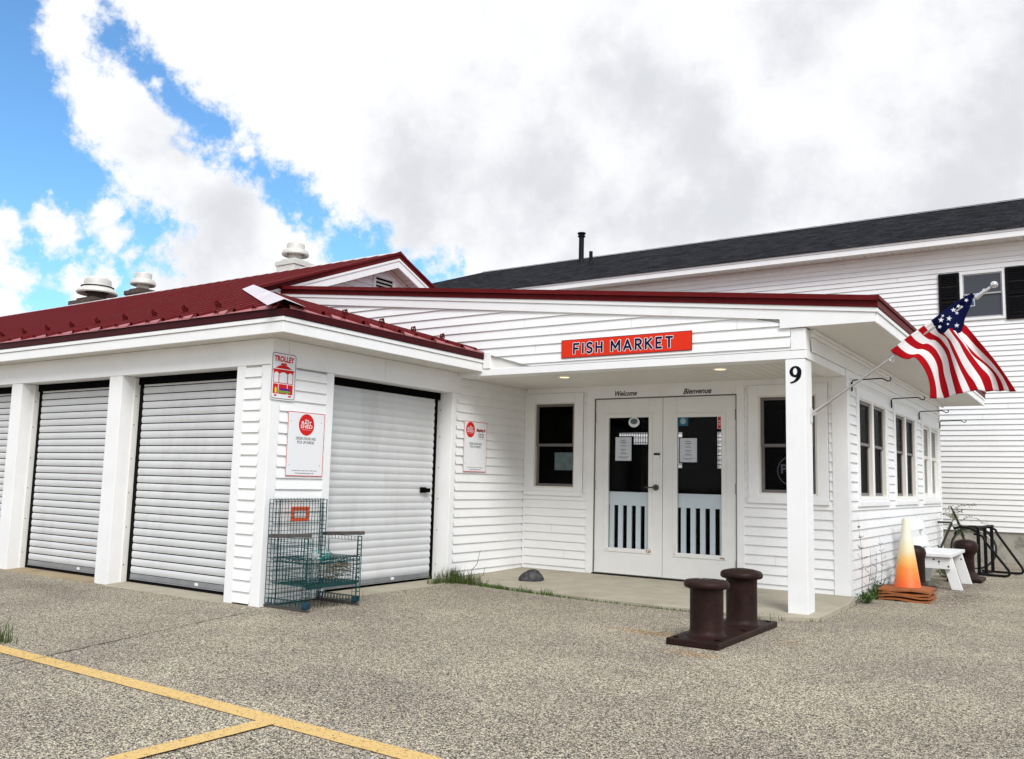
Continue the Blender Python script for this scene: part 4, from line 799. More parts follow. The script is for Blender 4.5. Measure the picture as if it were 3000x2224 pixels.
def bait(F, u0, u1, v0, v1, name, label, two):
    s = sign(name, label, F, u0, u1, v0, v1, .016, .020); W = .0207; h = v1-v0; wd = u1-u0
    def X(a): return u0+a*wd
    def Y(a): return v0+a*h
    m2 = MB(); rring(m2, F, u0, u1, v0, v1, .006, W); m2.build('border', REDINK, s)
    cx, r = (.5, .21) if not two else (.27, .19); cyv = .805 if not two else .83
    m2 = MB(); disc(m2, F, X(cx), Y(cyv), r*wd, r*wd*1.05, W, 36); m2.build('round_logo', REDINK, s)
    m2 = MB()
    for (t_, y, hh, ww) in (('the',.865,.035,.10),('BAIT',.808,.050,.27),('SHED',.745,.055,.32),('PINE POINT, ME',.715,.012,.22)):
        k = r/.21; yy = cyv+(y-.805)*k*.95; text(m2, t_, F, X(cx-ww*k/2), X(cx+ww*k/2), Y(yy), Y(yy+hh*k), W+.0006, bold=.012 if hh > .02 else 0)
    m2.build('logo_lettering', SIGNW, s)
    m2 = MB(); o_ = 0 if not two else -.03
    for (t_, y, hh, ww) in (('ORDER ONLINE AND',.565+o_,.045,.54),('PICK UP INSIDE!',.505+o_,.045,.46),('9 AVENUE B, PINE POINT, ME 04074',.075,.018,.68),('WWW.BAITSHEDRESTAURANT.COM',.035,.018,.50)): text(m2, t_, F, X(.5-ww/2), X(.5+ww/2), Y(y), Y(y+hh), W, bold=.01)
    if two:
        text(m2,'LOBSTER',F,X(.60),X(.88),Y(.735),Y(.762),W,bold=.03); text(m2,'POUND',F,X(.63),X(.86),Y(.690),Y(.717),W,bold=.03); text(m2,'PINE POINT, MAINE',F,X(.61),X(.87),Y(.655),Y(.668),W)
    m2.build('lettering', BLKINK, s)
    if two: m2 = MB(); text(m2,"Bayley's",F,X(.52),X(.93),Y(.785),Y(.87),W,bold=.06,shear=.3); m2.build('script_lettering', mat('dark_red_ink',(.30,.01,.02),.5), s)
    m2 = MB()
    for (a, c) in ((.09,.85),(.91,.85),(.09,.17),(.91,.17)): disc(m2, F, X(a), Y(c), .004, .004, W, 8)
    m2.build('screw_head', BLKINK, s)
bait(FR, -3.985, -3.533, 1.063, 1.648, 'restaurant_sign', 'red-bordered white notice with a round red logo, on the siding above the wire chair', False)
bait(FR, -1.333, -.878, 1.164, 1.750, 'restaurant_sign', 'red-bordered white notice with dark red script, on the porch side wall', True)

# ================================================================== BIG WHITE BUILDING BEHIND
K = 1.09
def S(x, y, z): return CAM+(Vector((x, y, z))-CAM)*K
def FBG(u, v, w=0): return S(u, 7.2, v)+Vector((0,-w,0))
big = thing('long_white_building', tuple(S(-2, 9, 0).to_2d())+(-.15,), 'big white two storey building with charcoal shingle roof behind the shop', 'building')
WZ = [(4.222,4.91,3.992,4.845)]
mb = MB()
ph = S(0,7.2,.4425).z; FBG2 = frame(S(0,7.2,0)-Vector((0,0,S(0,7.2,0).z)), (1,0,0), (0,0,1), (0,-1,0))
ux = lambda x: S(x,7.2,0).x-FBG2.O.x; uz = lambda z: S(0,7.2,z).z
hz = [(ux(4.222), ux(4.91), uz(3.992), uz(4.845))]
siding(mb, FBG2, uz(.4425), uz(5.335), ux(-12.4), ux(14), pitch=.0886*K, holes=hz, phase=uz(.4425), off=.020); mb.build('wall', SIDING, big)
mb = MB(); backer(mb, FBG2, ux(-12.4), ux(14), uz(.44), uz(5.5), [(hz[0][0]+.04,hz[0][1]-.04,hz[0][2]+.04,hz[0][3]-.04)], -.1, -.003); mb.build('wall_core', TRIM_D, big)
mb = MB(); mb.fbox(FBG2, ux(-12.3), ux(13.9), -.4, uz(.4425), -.15, -.012); mb.build('foundation', FOUND, big)
yw = S(0,7.2,0).y; yf = S(0,6.85,0).y; zf0, zf1 = S(0,6.85,5.288).z, S(0,6.85,5.415).z
xa, xb = S(-12.7,0,0).x, S(14.3,0,0).x
mb = MB(); soffit(mb, xa+.03, xb, yf+.02, yw+.05, zf0+.005, 'y', pitch=.13, gap=.012); mb.build('soffit', SOFFIT, big)
mb = MB(); mb.box(xa, xb, yf, yf+.02, zf0, zf1-.035); mb.box(xa, xb, yf-.012, yf+.02, zf1-.032, zf1+.012); mb.build('fascia', TRIM, big, bev=.003)
ry, rz, rxl = 11.47, 7.66, S(-8.65,10.94,7.1).x
ry, rz = S(0,10.94,7.1).y, S(0,10.94,7.12).z
mb = MB(); e0 = Vector((xa-.05, yf-.04, zf1+.01)); e1 = Vector((xb, yf-.04, zf1+.01)); bk = 2*ry-(yf-.04)
mb.face([e0, e1, (xb, ry, rz), (rxl, ry, rz)]); mb.face([(rxl,ry,rz),(xb,ry,rz),(xb,bk,zf1+.01),(xa-.05,bk,zf1+.01)]); mb.face([e0,(rxl,ry,rz),(xa-.05,bk,zf1+.01)])
mb.build('roof', SHING, big)
mb = MB()
n = 120
for k in range(n):
    x0 = rxl+(xb-rxl)*k/n; x1 = rxl+(xb-rxl)*(k+1)/n-.0; d = .003 if k % 2 else 0
    mb.face([(x0,ry-.14,rz-.035+d*.3),(x1,ry-.14,rz-.035+d*.3),(x1,ry,rz+.02+d),(x0,ry,rz+.02+d)])
mb.build('ridge_shingles', SHING, big)
mb = MB(); mb.box(xa+.3, xb, bk-.4, bk-.3, -.4, zf1); mb.box(xa+.35, xa+.4, yw, bk-.3, -.4, zf1); mb.build('rear_wall', SIDING, big)
random.seed(9); mb = MB(); pz = .0886*K
for k in range(70):
    i_ = random.randint(0, 54); u_ = random.uniform(ux(-4), ux(6.5)); z_ = uz(.4425)+i_*pz
    if hz[0][0]-.4 < u_ < hz[0][1]+.4 and hz[0][2]-.1 < z_ < hz[0][3]: continue
    mb.face([FBG2(u_,z_+.001,.0225),FBG2(u_+.0035,z_+.001,.0225),FBG2(u_+.0035,z_+pz-.002,.003),FBG2(u_,z_+pz-.002,.003)])
mb.build('siding_seams', GALV, big)
# window with shutters
a0, a1, b0, b1 = hz[0]
mb = MB(); t_ = .05
mb.fbox(FBG2,a0,a0+t_,b0,b1,0,.03); mb.fbox(FBG2,a1-t_,a1,b0,b1,0,.03); mb.fbox(FBG2,a0+t_,a1-t_,b1-t_,b1,0,.03); mb.fbox(FBG2,a0+t_,a1-t_,b0,b0+t_,0,.035)
wn = mb.build('window', TRIM, big, bev=.004)
p0, p1, q0, q1 = a0+t_, a1-t_, b0+t_, b1-t_; rl = (q0+q1)/2+.03; mo = MB(); mg = MB()
for (y0, y1, w0) in ((rl-.012,q1,.004),(q0,rl+.015,-.014)):
    f_ = .022; mo.fbox(FBG2,p0,p0+f_,y0,y1,w0-.012,w0+.008); mo.fbox(FBG2,p1-f_,p1,y0,y1,w0-.012,w0+.008); mo.fbox(FBG2,p0+f_,p1-f_,y1-f_,y1,w0-.012,w0+.008); mo.fbox(FBG2,p0+f_,p1-f_,y0,y0+f_*1.4,w0-.012,w0+.008)
    mg.fbox(FBG2,p0+f_,p1-f_,y0+f_,y1-f_,w0-.004,w0)
mo.build('sash', mat('grey_sash', (.36,.37,.38), .5), wn, bev=.002); mg.build('pane', SCREEN_BG, wn)
SHUT = mat('black_shutter', (.004,.004,.005), .7, spec=.1)
def shutter(u0, u1, v0, v1):
    mb = MB(); f_ = .05; mb.fbox(FBG2,u0,u0+f_,v0,v1,.016,.045); mb.fbox(FBG2,u1-f_,u1,v0,v1,.016,.045)
    for (c, d) in ((v0,v0+f_),(v1-f_,v1),((v0+v1)/2-.025,(v0+v1)/2+.025)): mb.fbox(FBG2,u0+f_,u1-f_,c,d,.016,.045)
    z = v0+f_
    while z < v1-f_-.02: mb.face([FBG2(u0+f_,z,.04),FBG2(u1-f_,z,.04),FBG2(u1-f_,z+.035,.022),FBG2(u0+f_,z+.035,.022)]); z += .036
    mb.fbox(FBG2,u0+f_,u1-f_,v0+f_,v1-f_,.014,.018); mb.build('shutter', SHUT, big)
shutter(ux(3.893), ux(4.217), uz(3.97), uz(4.847)); shutter(ux(4.915), ux(5.24), uz(3.97), uz(4.855))
# roof pipes
def pipe(x, y, r, h, name, cap):
    zr_ = zf1+.01+(rz-zf1-.01)*(y-(yf-.04))/(ry-(yf-.04)); p = Vector((x,y,zr_))
    mb = MB(); prof = [(r*1.9,-.05),(r*1.7,.02),(r*1.05,.06),(r,.08),(r,h)]
    if cap: prof += [(r,h*.86),(r*1.45,h*.86),(r*1.45,h*.9),(r,h*.9),(r,h*.95),(r*1.6,h*.96),(r*1.6,h),(0.001,h+.01)]
    mb.lathe(prof, p, 16); return mb.build(name, BLKMET, big, smooth=True)
PS = S(-5.05,10.35,0); pipe(PS.x, PS.y, .075, .84, 'vent_pipe', True)
PS = S(-4.35,9.6,0); o = pipe(PS.x, PS.y, .05, .34, 'vent_pipe', False)

# ================================================================== ROOF VENTILATORS
def ventil(x, y, z, k, label, big_, vs=1):
    th = thing('roof_ventilator', (x, y, z-.45), label, 'roof ventilator', 'round exhaust ventilators behind the red ridge'); c = (x, y, z)
    mb = MB(); mb.lathe([(.001,.02),(.26*k,.0),(.27*k,.10*k),(.27*k,.17*k)], c, 40); mb.lathe([(.24*k,-.02),(.26*k,.02)], c, 40)
    if big_:
        hood = [(.30*k,.02*k),(.50*k,-.03*k),(.52*k,.0),(.50*k,.06*k),(.42*k,.12*k),(.37*k,.155*k),(.40*k,.16*k),(.40*k,.17*k),(.345*k,.175*k),(.34*k,.30*k),(.33*k,.36*k),(.28*k,.395*k),(.265*k,.42*k),(.22*k,.44*k),(.001,.445*k)]
    else:
        hood = [(.30*k,.06*k),(.46*k,.0),(.49*k,.03*k),(.48*k,.09*k),(.43*k,.145*k),(.33*k,.155*k),(.32*k,.16*k),(.32*k,.30*k),(.31*k,.325*k),(.001,.335*k)]
    hood = [(a, b_*vs) for a, b_ in hood]; m2 = MB(); m2.lathe(hood, c, 48); m2.build('hood', VENTM, th, smooth=True, angle=35)
    m3 = MB(); m3.lathe([(.24*k,-.25),(.24*k,.10*k),(.001,.10*k)], c, 32); m3.build('neck', VENTM if not big_ and k < .85 else VENTD, th, smooth=True)
    dk = VENTD if label.count('dark') else VENTM
    m4 = MB(); m4.box(x-.36*k,x+.36*k,y-.36*k,y+.36*k,z-.25*k,z-.17*k); m4.box(x-.50*k,x+.50*k,y-.50*k,y+.50*k,z-.42*k,z-.26*k); m4.box(x-.46*k,x+.46*k,y-.46*k,y+.46*k,z-.8,z-.425*k); m4.build('curb', dk, th, bev=.004)
    if big_: m5 = MB(); m5.lathe([(.385*k,.157*k),(.415*k,.157*k),(.415*k,.172*k),(.385*k,.172*k)], c, 48); m5.build('band', BLACK, th, smooth=True)
ventil(-12.45, 1.45, 5.02, .83, 'largest domed ventilator with a black band and dark curb, left of the three', True)
ventil(-10.66, 1.40, 5.0, .53, 'middle ventilator, small flat-topped hood on a dark rusty curb', False, 1.5)
ventil(-5.90, 1.30, 5.03, .50, 'pale ventilator with white curb nearest the gable peak', False, 1.35)

# ================================================================== DOUBLE MOORING BITT
def bcyl(name, x, y, z0, zt_, r, rc, dome, par):
    p = [(r*1.30,z0-.001),(r*1.20,z0+.004),(r*1.09,z0+.014),(r*1.03,z0+.028),(r,z0+.045),(r,(z0+zt_)/2),(r,zt_-.075),(r*1.02,zt_-.062),(rc*.93,zt_-.054),(rc*.99,zt_-.044),(rc,zt_-.03),(rc*.98,zt_-.014),(rc*.9,zt_-.002+dome*.1),(rc*.6,zt_+dome*.6),(rc*.3,zt_+dome*.9),(.001,zt_+dome)]
    mb = MB(); mb.lathe(p, (x,y,0), 48); return mb.build(name, RUSTY, par, smooth=True, angle=60)
bt = thing('mooring_bitt', (3.645,-2.75,-.07), 'rusty brown iron double mooring bitt on a flat plate before the porch', 'mooring bitt')
mb = MB(); mb.box(3.449,3.843,-3.425,-2.075,-.069,-.022); mb.build('base_plate', RUSTY, bt, bev=.008, seg=2)
bcyl('bitt_post', 3.632,-3.10,-.022,.372,.122,.168,.004,bt); bcyl('bitt_post', 3.655,-2.40,-.022,.392,.122,.168,.022,bt)
mb = MB()
for (x, y) in ((3.50,-3.36),(3.79,-3.30),(3.79,-2.75),(3.50,-2.75),(3.79,-2.15),(3.50,-2.15)): mb.lathe([(.022,-.022),(.022,-.019),(.012,-.018),(.001,-.018)], (x,y,0), 12)
mb.build('bolt_hole', BLACK, bt)
mb = MB(); FTOP = frame((3.632,-3.10,.3775), (1,0,0), (0,1,0), (0,0,1)); random.seed(3)
for k in range(7): a = random.uniform(-.08,.05); c = random.uniform(-.02,.06); disc(mb, FTOP, a, c, random.uniform(.004,.010), random.uniform(.003,.006), .0015, 7)
mb.build('paint_chips', SIGNW, bt)

# ================================================================== LOBSTER-WIRE CHAIR
ch = thing('wire_chair', (.28,-3.82,-.07), 'armchair made of green lobster-trap wire standing at the shed corner', 'chair')
def wires(mb, P0, U, V, nu, nv, r=.0025, sag=0, jit=.0025, holes=None):
    P0 = Vector(P0); U = Vector(U); V = Vector(V); nrm = U.cross(V).normalized()
    def pt(a, c):
        p = P0+U*a+V*c; s = sag*math.sin(math.pi*a)*math.sin(math.pi*c); return p+nrm*(s+jit*noise.noise(p*14))+U.normalized()*jit*noise.noise(p*9+Vector((5,0,0)))
    for i in range(nu+1):
        run = []
        for j in range(nv*2+1):
            a, c = i/nu, j/(nv*2)
            if holes and holes(a, c):
                if len(run) > 1: mb.tube(run, r, 4, cap=False)
                run = []
            else: run.append(pt(a, c))
        if len(run) > 1: mb.tube(run, r, 4, cap=False)
    for j in range(nv+1):
        run = []
        for i in range(nu*2+1):
            a, c = i/(nu*2), j/nv
            if holes and holes(a, c):
                if len(run) > 1: mb.tube(run, r, 4, cap=False)
                run = []
            else: run.append(pt(a, c))
        if len(run) > 1: mb.tube(run, r, 4, cap=False)
yl, yr_ = -4.145, -3.50
mb = MB()
wires(mb, (.115,yl,-.03), (0,yr_-yl-.04,0), (-.01,0,.885), 17, 23)
wires(mb, (.03,yl,-.03), (.085,0,0), (-.005,0,.885), 2, 23, r=.0032); wires(mb, (.03,yr_-.04,-.03), (.085,0,0), (-.005,0,.885), 2, 23, r=.0032); wires(mb, (.105,yl+.05,-.03), (0,.0,0.0001), (-.0,0,.885), 1, 23, r=.004); wires(mb, (.105,yr_-.09,-.03), (0,0,.0001), (0,0,.885), 1, 23, r=.004)
wires(mb, (.03,yl,.855), (.085,0,0), (0,yr_-yl-.04,0), 2, 17)
for k in range(17): y = yl+.03+k*.036; mb.tube([(.06,y-.015,.855),(.06,y,.866),(.06,y+.015,.855)], .0022, 4)
mb.build('backrest', TEAL, ch)
mb = MB()
wires(mb, (.115,yl,.145), (.40,0,0), (0,0,.215), 10, 6, jit=.006); wires(mb, (.115,yr_,.145), (.40,0,0), (0,0,.215), 10, 6, jit=.006)
wires(mb, (.512,yl,.135), (0,yr_-yl,0), (0,0,.225), 17, 6, jit=.008, sag=.012); wires(mb, (.115,yl,.36), (.40,0,0), (0,yr_-yl,0), 10, 17, sag=-.03, jit=.008); wires(mb, (.115,yl,.33), (.40,0,0), (0,yr_-yl,0), 10, 17, sag=-.035, jit=.01); wires(mb, (.115,yl,.14), (.40,0,0), (0,yr_-yl,0), 10, 17, r=.0028)
mb.build('seat', TEAL, ch)
mb = MB(); mb.box(.49,.518,yl+.03,yr_-.03,.118,.146); mb.build('seat_bar', mat('dark_teal_bar', (.008,.045,.045), .6), ch, bev=.003)
for (y, cut) in ((yl,False),(yr_,True)):
    mb = MB()
    hole = (lambda a, c: .0 < a < .86 and c < .78) if cut else None
    wires(mb, (.115,y,.36), (.41,0,.0), (0,0,.175), 10, 5, holes=hole, r=.0024)
    if cut: mb.tube([(.12,y,.50),(.12,y,.40),(.135,y,.372),(.165,y,.362)], .003, 5)
    mb.build('arm_panel', TEAL, ch)
    MB().beam((.06,y,.540),(.54,y,.568),.055,.032).build('armrest', WOOD, ch, bev=.003)
    mb = MB(); s = 1 if y < -3.8 else -1
    wires(mb, (.478,y,-.03), (.052,0,0), (0,0,.57), 1, 14, r=.0028); wires(mb, (.53,y,-.03), (0,s*.045,0), (0,0,.57), 1, 14, r=.0028); wires(mb, (.478,y+s*.045,-.03), (.052,0,0), (0,0,.4), 1, 10, r=.0024)
    mb.build('front_leg', TEAL, ch)
    mb = MB(); wires(mb, (.03,y,-.035), (.49,0,0), (0,0,.045), 13, 1, r=.0024); wires(mb, (.03,y+s*.045,-.035), (.49,0,0), (0,0,.045), 13, 1, r=.0024); wires(mb, (.03,y,.01), (.49,0,0), (0,s*.045,0), 13, 1, r=.0024)
    mb.build('runner_cage', TEAL, ch)
    MB().box(.0,.545,y-.012+s*.02,y+.028+s*.02-.02,-.0695,-.043).build('runner', WOOD, ch, bev=.004)
    MB().box(.488,.54,y-.012,y+.05,-.045,.012).build('end_cap', TEALCAP, ch, bev=.012, seg=2) if s > 0 else MB().box(.47,.52,y-.05,y+.012,-.045,.012).build('end_cap', TEALCAP, ch, bev=.012, seg=2)
Fv = frame((.108,-3.85,.725), (0,1,0), (0,0,1), (1,0,0)); mb = MB()
for (a, c, d, e) in ((-.105,.105,.028,.066),(-.105,.105,-.066,-.034),(-.105,-.072,-.034,.028),(.072,.105,-.034,.028)): mb.fbox(Fv,a,c,d,e,-.022,-.010)
mb.build('escape_vent', ORANGE, ch, bev=.006, seg=2)
random.seed(11); mb = MB()
for k in range(60):
    y = -4.0+random.uniform(-.04,.04); x = .42+random.uniform(-.05,.05); z = .40; P_ = [(x,y,z)]
    for j in range(7): P_.append((x+random.uniform(-.03,.03), y+random.uniform(-.04,.04)-.006*j, z-.033*j))
    mb.tube(P_, .0024, 4, cap=False)
for k in range(9):
    z = .15+.025*k; mb.tube([(.35+random.uniform(-.05,.05), -3.99+.02*j, z+random.uniform(-.012,.012)) for j in range(8)], .0016, 4, cap=False)
mb.build('twine_netting', TWINE, ch)
mb = MB()
for k in range(5): mb.tube([(.45+random.uniform(-.1,.06), -4.0+.05*j+random.uniform(-.02,.02), .40+random.uniform(-.08,.06)) for j in range(5)], .0018, 4, cap=False)
mb.build('green_twine', GREENTW, ch)
mb = MB()
for k in range(24):
    z = .17+random.uniform(0,.15); y0 = -3.82+random.uniform(-.04,.1); mb.tube([(.42+random.uniform(-.1,.07), y0+.03*j, z+random.uniform(-.012,.012)) for j in range(9)], .0022, 4, cap=False)
mb.build('rope_tangle', ROPE, ch)

# ================================================================== FLAGPOLE AND FLAG
FPY = -1.285
fp = thing('flagpole', (3.93,FPY,1.735), 'silver pole slanting out from the porch post with a ball on top', 'flagpole')
pd = Vector((5.40-3.95,0,2.765-1.752)).normalized(); P0 = Vector((3.955,FPY,1.757))
def pp(t_): return P0+pd*t_
Lp = 1.80
mb = MB(); mb.tube([pp(.03),pp(.85)], .0115, 12); mb.tube([pp(.845),pp(Lp-.16)], .0105, 12); mb.build('pole', STEEL, fp, smooth=True)
mb = MB(); mb.tube([pp(.02),pp(.16)], .0165, 12); mb.tube([pp(-.02),pp(.02)], .02, 12); mb.build('pole_socket', STEEL, fp, smooth=True)
mb = MB(); mb.box(3.9265,3.937,FPY-.022,FPY+.022,1.66,1.80); mb.beam((3.935,FPY,1.735),(3.975,FPY,1.765),.03,.03); mb.build('bracket', CHROME, fp, bev=.004)
mb = MB()
for k in range(9): mb.lathe([], (0,0,0)) if 0 else None
def ballat(mb, c, r, n=16, m_=10):
    mb.lathe([(max(.0005, r*math.sin(math.pi*k/m_)), -r*math.cos(math.pi*k/m_)) for k in range(m_+1)], c, n)
ballat(mb, pp(Lp+.005), .029); mb.tube([pp(Lp-.17),pp(Lp-.13)], .02, 12); mb.tube([pp(Lp-.13),pp(Lp-.09)], .016, 12); mb.tube([pp(Lp-.09),pp(Lp-.07)], .022, 12); mb.tube([pp(Lp-.07),pp(Lp-.03)], .011, 12); mb.build('finial', CHROME, fp, smooth=True)
mb = MB(); mb.tube([pp(.795),pp(.84)], .0165, 12); mb.tube([pp(.80)+Vector((0,-.01,-.012)),pp(.81)+Vector((.012,-.012,-.04)),pp(.82)+Vector((.02,-.01,-.03)),pp(.82)+Vector((.015,-.01,-.012))], .003, 6); mb.tube([pp(Lp-.18)+Vector((0,-.012,-.012)),pp(Lp-.2)+Vector((.02,-.012,-.05)),pp(Lp-.24)+Vector((0,-.01,-.03))], .004, 6); mb.build('flag_clip', CHROME, fp, smooth=True)
FLAG = [[(4.628, 2.272), (4.667, 2.24), (4.72, 2.205), (4.773, 2.189), (4.823, 2.201), (4.864, 2.153), (4.898, 2.084), (4.919, 2.011), (4.926, 1.926), (4.921, 1.855)], [(4.686, 2.316), (4.722, 2.277), (4.768, 2.242), (4.81, 2.232), (4.853, 2.235), (4.897, 2.191), (4.934, 2.117), (4.958, 2.031), (4.971, 1.938), (4.972, 1.853)], [(4.741, 2.36), (4.783, 2.317), (4.835, 2.281), (4.88, 2.277), (4.922, 2.254), (4.959, 2.202), (4.983, 2.129), (4.99, 2.037), (5.003, 1.937), (5.026, 1.855)], [(4.795, 2.4), (4.83, 2.357), (4.875, 2.327), (4.917, 2.328), (4.962, 2.291), (4.995, 2.232), (5.019, 2.163), (5.032, 2.063), (5.058, 1.956), (5.077, 1.864)], [(4.852, 2.438), (4.89, 2.393), (4.931, 2.363), (4.97, 2.357), (5.01, 2.313), (5.047, 2.246), (5.07, 2.167), (5.086, 2.074), (5.111, 1.968), (5.134, 1.873)], [(4.902, 2.473), (4.936, 2.426), (4.974, 2.398), (5.012, 2.37), (5.049, 2.317), (5.085, 2.251), (5.108, 2.172), (5.131, 2.086), (5.162, 1.973), (5.19, 1.881)], [(4.958, 2.51), (4.988, 2.443), (5.013, 2.409), (5.057, 2.374), (5.087, 2.315), (5.113, 2.242), (5.139, 2.17), (5.174, 2.07), (5.211, 1.978), (5.242, 1.893)], [(5.011, 2.549), (5.031, 2.476), (5.051, 2.403), (5.1, 2.335), (5.13, 2.27), (5.159, 2.197), (5.191, 2.118), (5.229, 2.04), (5.27, 1.975), (5.298, 1.905)], [(5.057, 2.588), (5.073, 2.501), (5.091, 2.436), (5.124, 2.376), (5.168, 2.302), (5.2, 2.223), (5.238, 2.144), (5.279, 2.072), (5.319, 1.994), (5.346, 1.893)], [(5.105, 2.62), (5.112, 2.527), (5.119, 2.433), (5.146, 2.382), (5.188, 2.315), (5.229, 2.242), (5.276, 2.163), (5.316, 2.098), (5.374, 2.019), (5.395, 1.905)], [(5.148, 2.652), (5.148, 2.552), (5.135, 2.432), (5.17, 2.359), (5.212, 2.293), (5.258, 2.199), (5.324, 2.139), (5.382, 2.074), (5.416, 2.004), (5.439, 1.9)], [(5.192, 2.676), (5.177, 2.578), (5.15, 2.424), (5.188, 2.336), (5.23, 2.277), (5.289, 2.204), (5.36, 2.13), (5.418, 2.058), (5.457, 1.981), (5.481, 1.899)], [(5.237, 2.7), (5.208, 2.582), (5.172, 2.436), (5.214, 2.377), (5.262, 2.31), (5.315, 2.244), (5.373, 2.171), (5.431, 2.085), (5.481, 1.994), (5.519, 1.887)], [(5.278, 2.721), (5.267, 2.655), (5.199, 2.498), (5.217, 2.461), (5.27, 2.38), (5.329, 2.292), (5.392, 2.198), (5.449, 2.105), (5.511, 1.993), (5.567, 1.885)]]
def cr_(p0, p1, p2, p3, t_): return [.5*((2*b_)+(-a_+c_)*t_+(2*a_-5*b_+4*c_-d_)*t_*t_+(-a_+3*b_-3*c_+d_)*t_**3) for a_, b_, c_, d_ in zip(p0, p1, p2, p3)]
fl = thing('national_flag', (4.9,FPY,2.3), 'stars and stripes flag hanging from the slanting pole', 'flag')
REDC = mat('flag_red', (.34,.005,.010),.85, spec=.05, var=.08, vscale=6, bump=.15, bscale=30); WHC = mat('flag_white', (.74,.70,.70), .75, var=.06, vscale=6, bump=.15, bscale=30); BLC = mat('flag_blue', (.004,.006,.040),.85, spec=.05, var=.15, vscale=8, bump=.15, bscale=30)
VS = 4; US = 3; nvp = (len(FLAG[0])-1)*VS; rows = []
def rowpts(r):
    o_ = []
    for j in range(len(r)-1):
        for k in range(VS):
            o_.append(cr_(r[max(j-1,0)], r[j], r[j+1], r[min(j+2,len(r)-1)], k/VS))
    o_.append(list(r[-1])); return o_
base = [rowpts(r) for r in FLAG]
for i in range(13):
    for k in range(US):
        t_ = k/US; rows.append([cr_(base[max(i-1,0)][j], base[i][j], base[i+1][j], base[min(i+2,13)][j], t_) for j in range(nvp+1)])
rows.append(base[13])
def fy(i, j):
    u = i/(13*US); v = j/nvp
    y = FPY-.014-.075*math.sin(u*9.5+v*3.2+.6)*min(1, v*2.2)-.02*math.sin(u*23+v*7)*v-.03*v
    if u > .46 and v < .24: y -= .03*math.sin((u-.46)*14)*(1-v*3)
    return y
fm = MB(); nu_ = 13*US
for row in rows:
    for j in range(nvp+1): pass
idx = len(fm.v)
for i, row in enumerate(rows):
    for j, p in enumerate(row): fm.v.append(Vector((p[0], fy(i, j), p[1])))
for i in range(nu_):
    s_ = i//US
    for j in range(nvp):
        canton = s_ >= 6 and j < 2*VS+(1 if s_ > 8 else 0)
        fm.f.append((idx+i*(nvp+1)+j, idx+(i+1)*(nvp+1)+j, idx+(i+1)*(nvp+1)+j+1, idx+i*(nvp+1)+j+1)); fm.mi.append(2 if canton else (0 if s_ % 2 == 0 else 1))
cl_ = fm.build('cloth', [REDC, WHC, BLC], fl, smooth=True, angle=120); so = cl_.modifiers.new('thickness', 'SOLIDIFY'); so.thickness = .0015
mb = MB()
for (x, z, s, a) in ((5.033,2.516,.024,.1),(5.094,2.524,.024,.2),(5.126,2.60,.023,0),(5.163,2.631,.021,.3),(5.227,2.672,.018,.5),(5.152,2.57,.016,.2),(5.149,2.462,.022,.1),(5.019,2.461,.018,.4),(5.047,2.55,.014,.5),(5.085,2.475,.012,.9),(5.19,2.62,.012,.4)):
    best = min(((Vector((p[0], 0, p[1]))-Vector((x,0,z))).length, i, j) for i, row in enumerate(rows) for j, p in enumerate(row)); y = fy(best[1], best[2])-.012
    mb.face([(x+(s if k % 2 == 0 else s*.4)*math.sin(a+k*math.pi/5), y, z+(s if k % 2 == 0 else s*.4)*math.cos(a+k*math.pi/5)) for k in range(10)])
mb.build('stars', mat('star_white', (.72,.74,.80), .7), fl)
mb = MB(); mb.tube([Vector((r[0][0], FPY, r[0][1])) for r in FLAG], .019, 12); mb.build('hoist_sleeve', [REDC, WHC, BLC], fl, smooth=True)
o = bpy.context.scene.objects[[k for k in bpy.data.objects.keys() if k.startswith('hoist_sleeve')][0]]
for p in o.data.polygons:
    t_ = ((p.center+Vector((4.9,FPY,2.3)))-P0).dot(pd); a_ = (Vector((FLAG[0][0][0],FPY,FLAG[0][0][1]))-P0).dot(pd)
    best = min(range(13), key=lambda i: abs((FLAG[i][0][0]+FLAG[i+1][0][0])/2-(p.center.x+4.9))); p.material_index = 2 if best >= 6 else (0 if best % 2 == 0 else 1)

# ================================================================== PLANT HOOKS
def hook(y, label):
    th = thing('plant_hook', (3.958,y,2.12), label, 'plant hook', 'black hooks along the side wall windows')
    mb = MB(); x0 = 3.966; z = 2.215
    mb.tube([(x0,y,z-.115),(x0,y,z-.02),(x0+.008,y,z-.004),(x0+.03,y,z),(x0+.30,y,z+.005),(x0+.33,y,z-.012),(x0+.352,y,z-.026),(x0+.375,y,z-.022),(x0+.385,y,z-.004),(x0+.372,y,z+.012)], .0065, 8); mb.build('arm', BLKMET, th, smooth=True)
    MB().box(3.957,3.962,y-.012,y+.012,z-.12,z-.02).build('mounting_plate', BLKMET, th)
hook(.18,'black hook at the porch corner, crossing the flagpole'); hook(2.30,'black hook between the first and second side windows'); hook(4.33,'black hook between the second and third side windows'); hook(6.31,'farthest black hook, at the rear corner of the side wall')

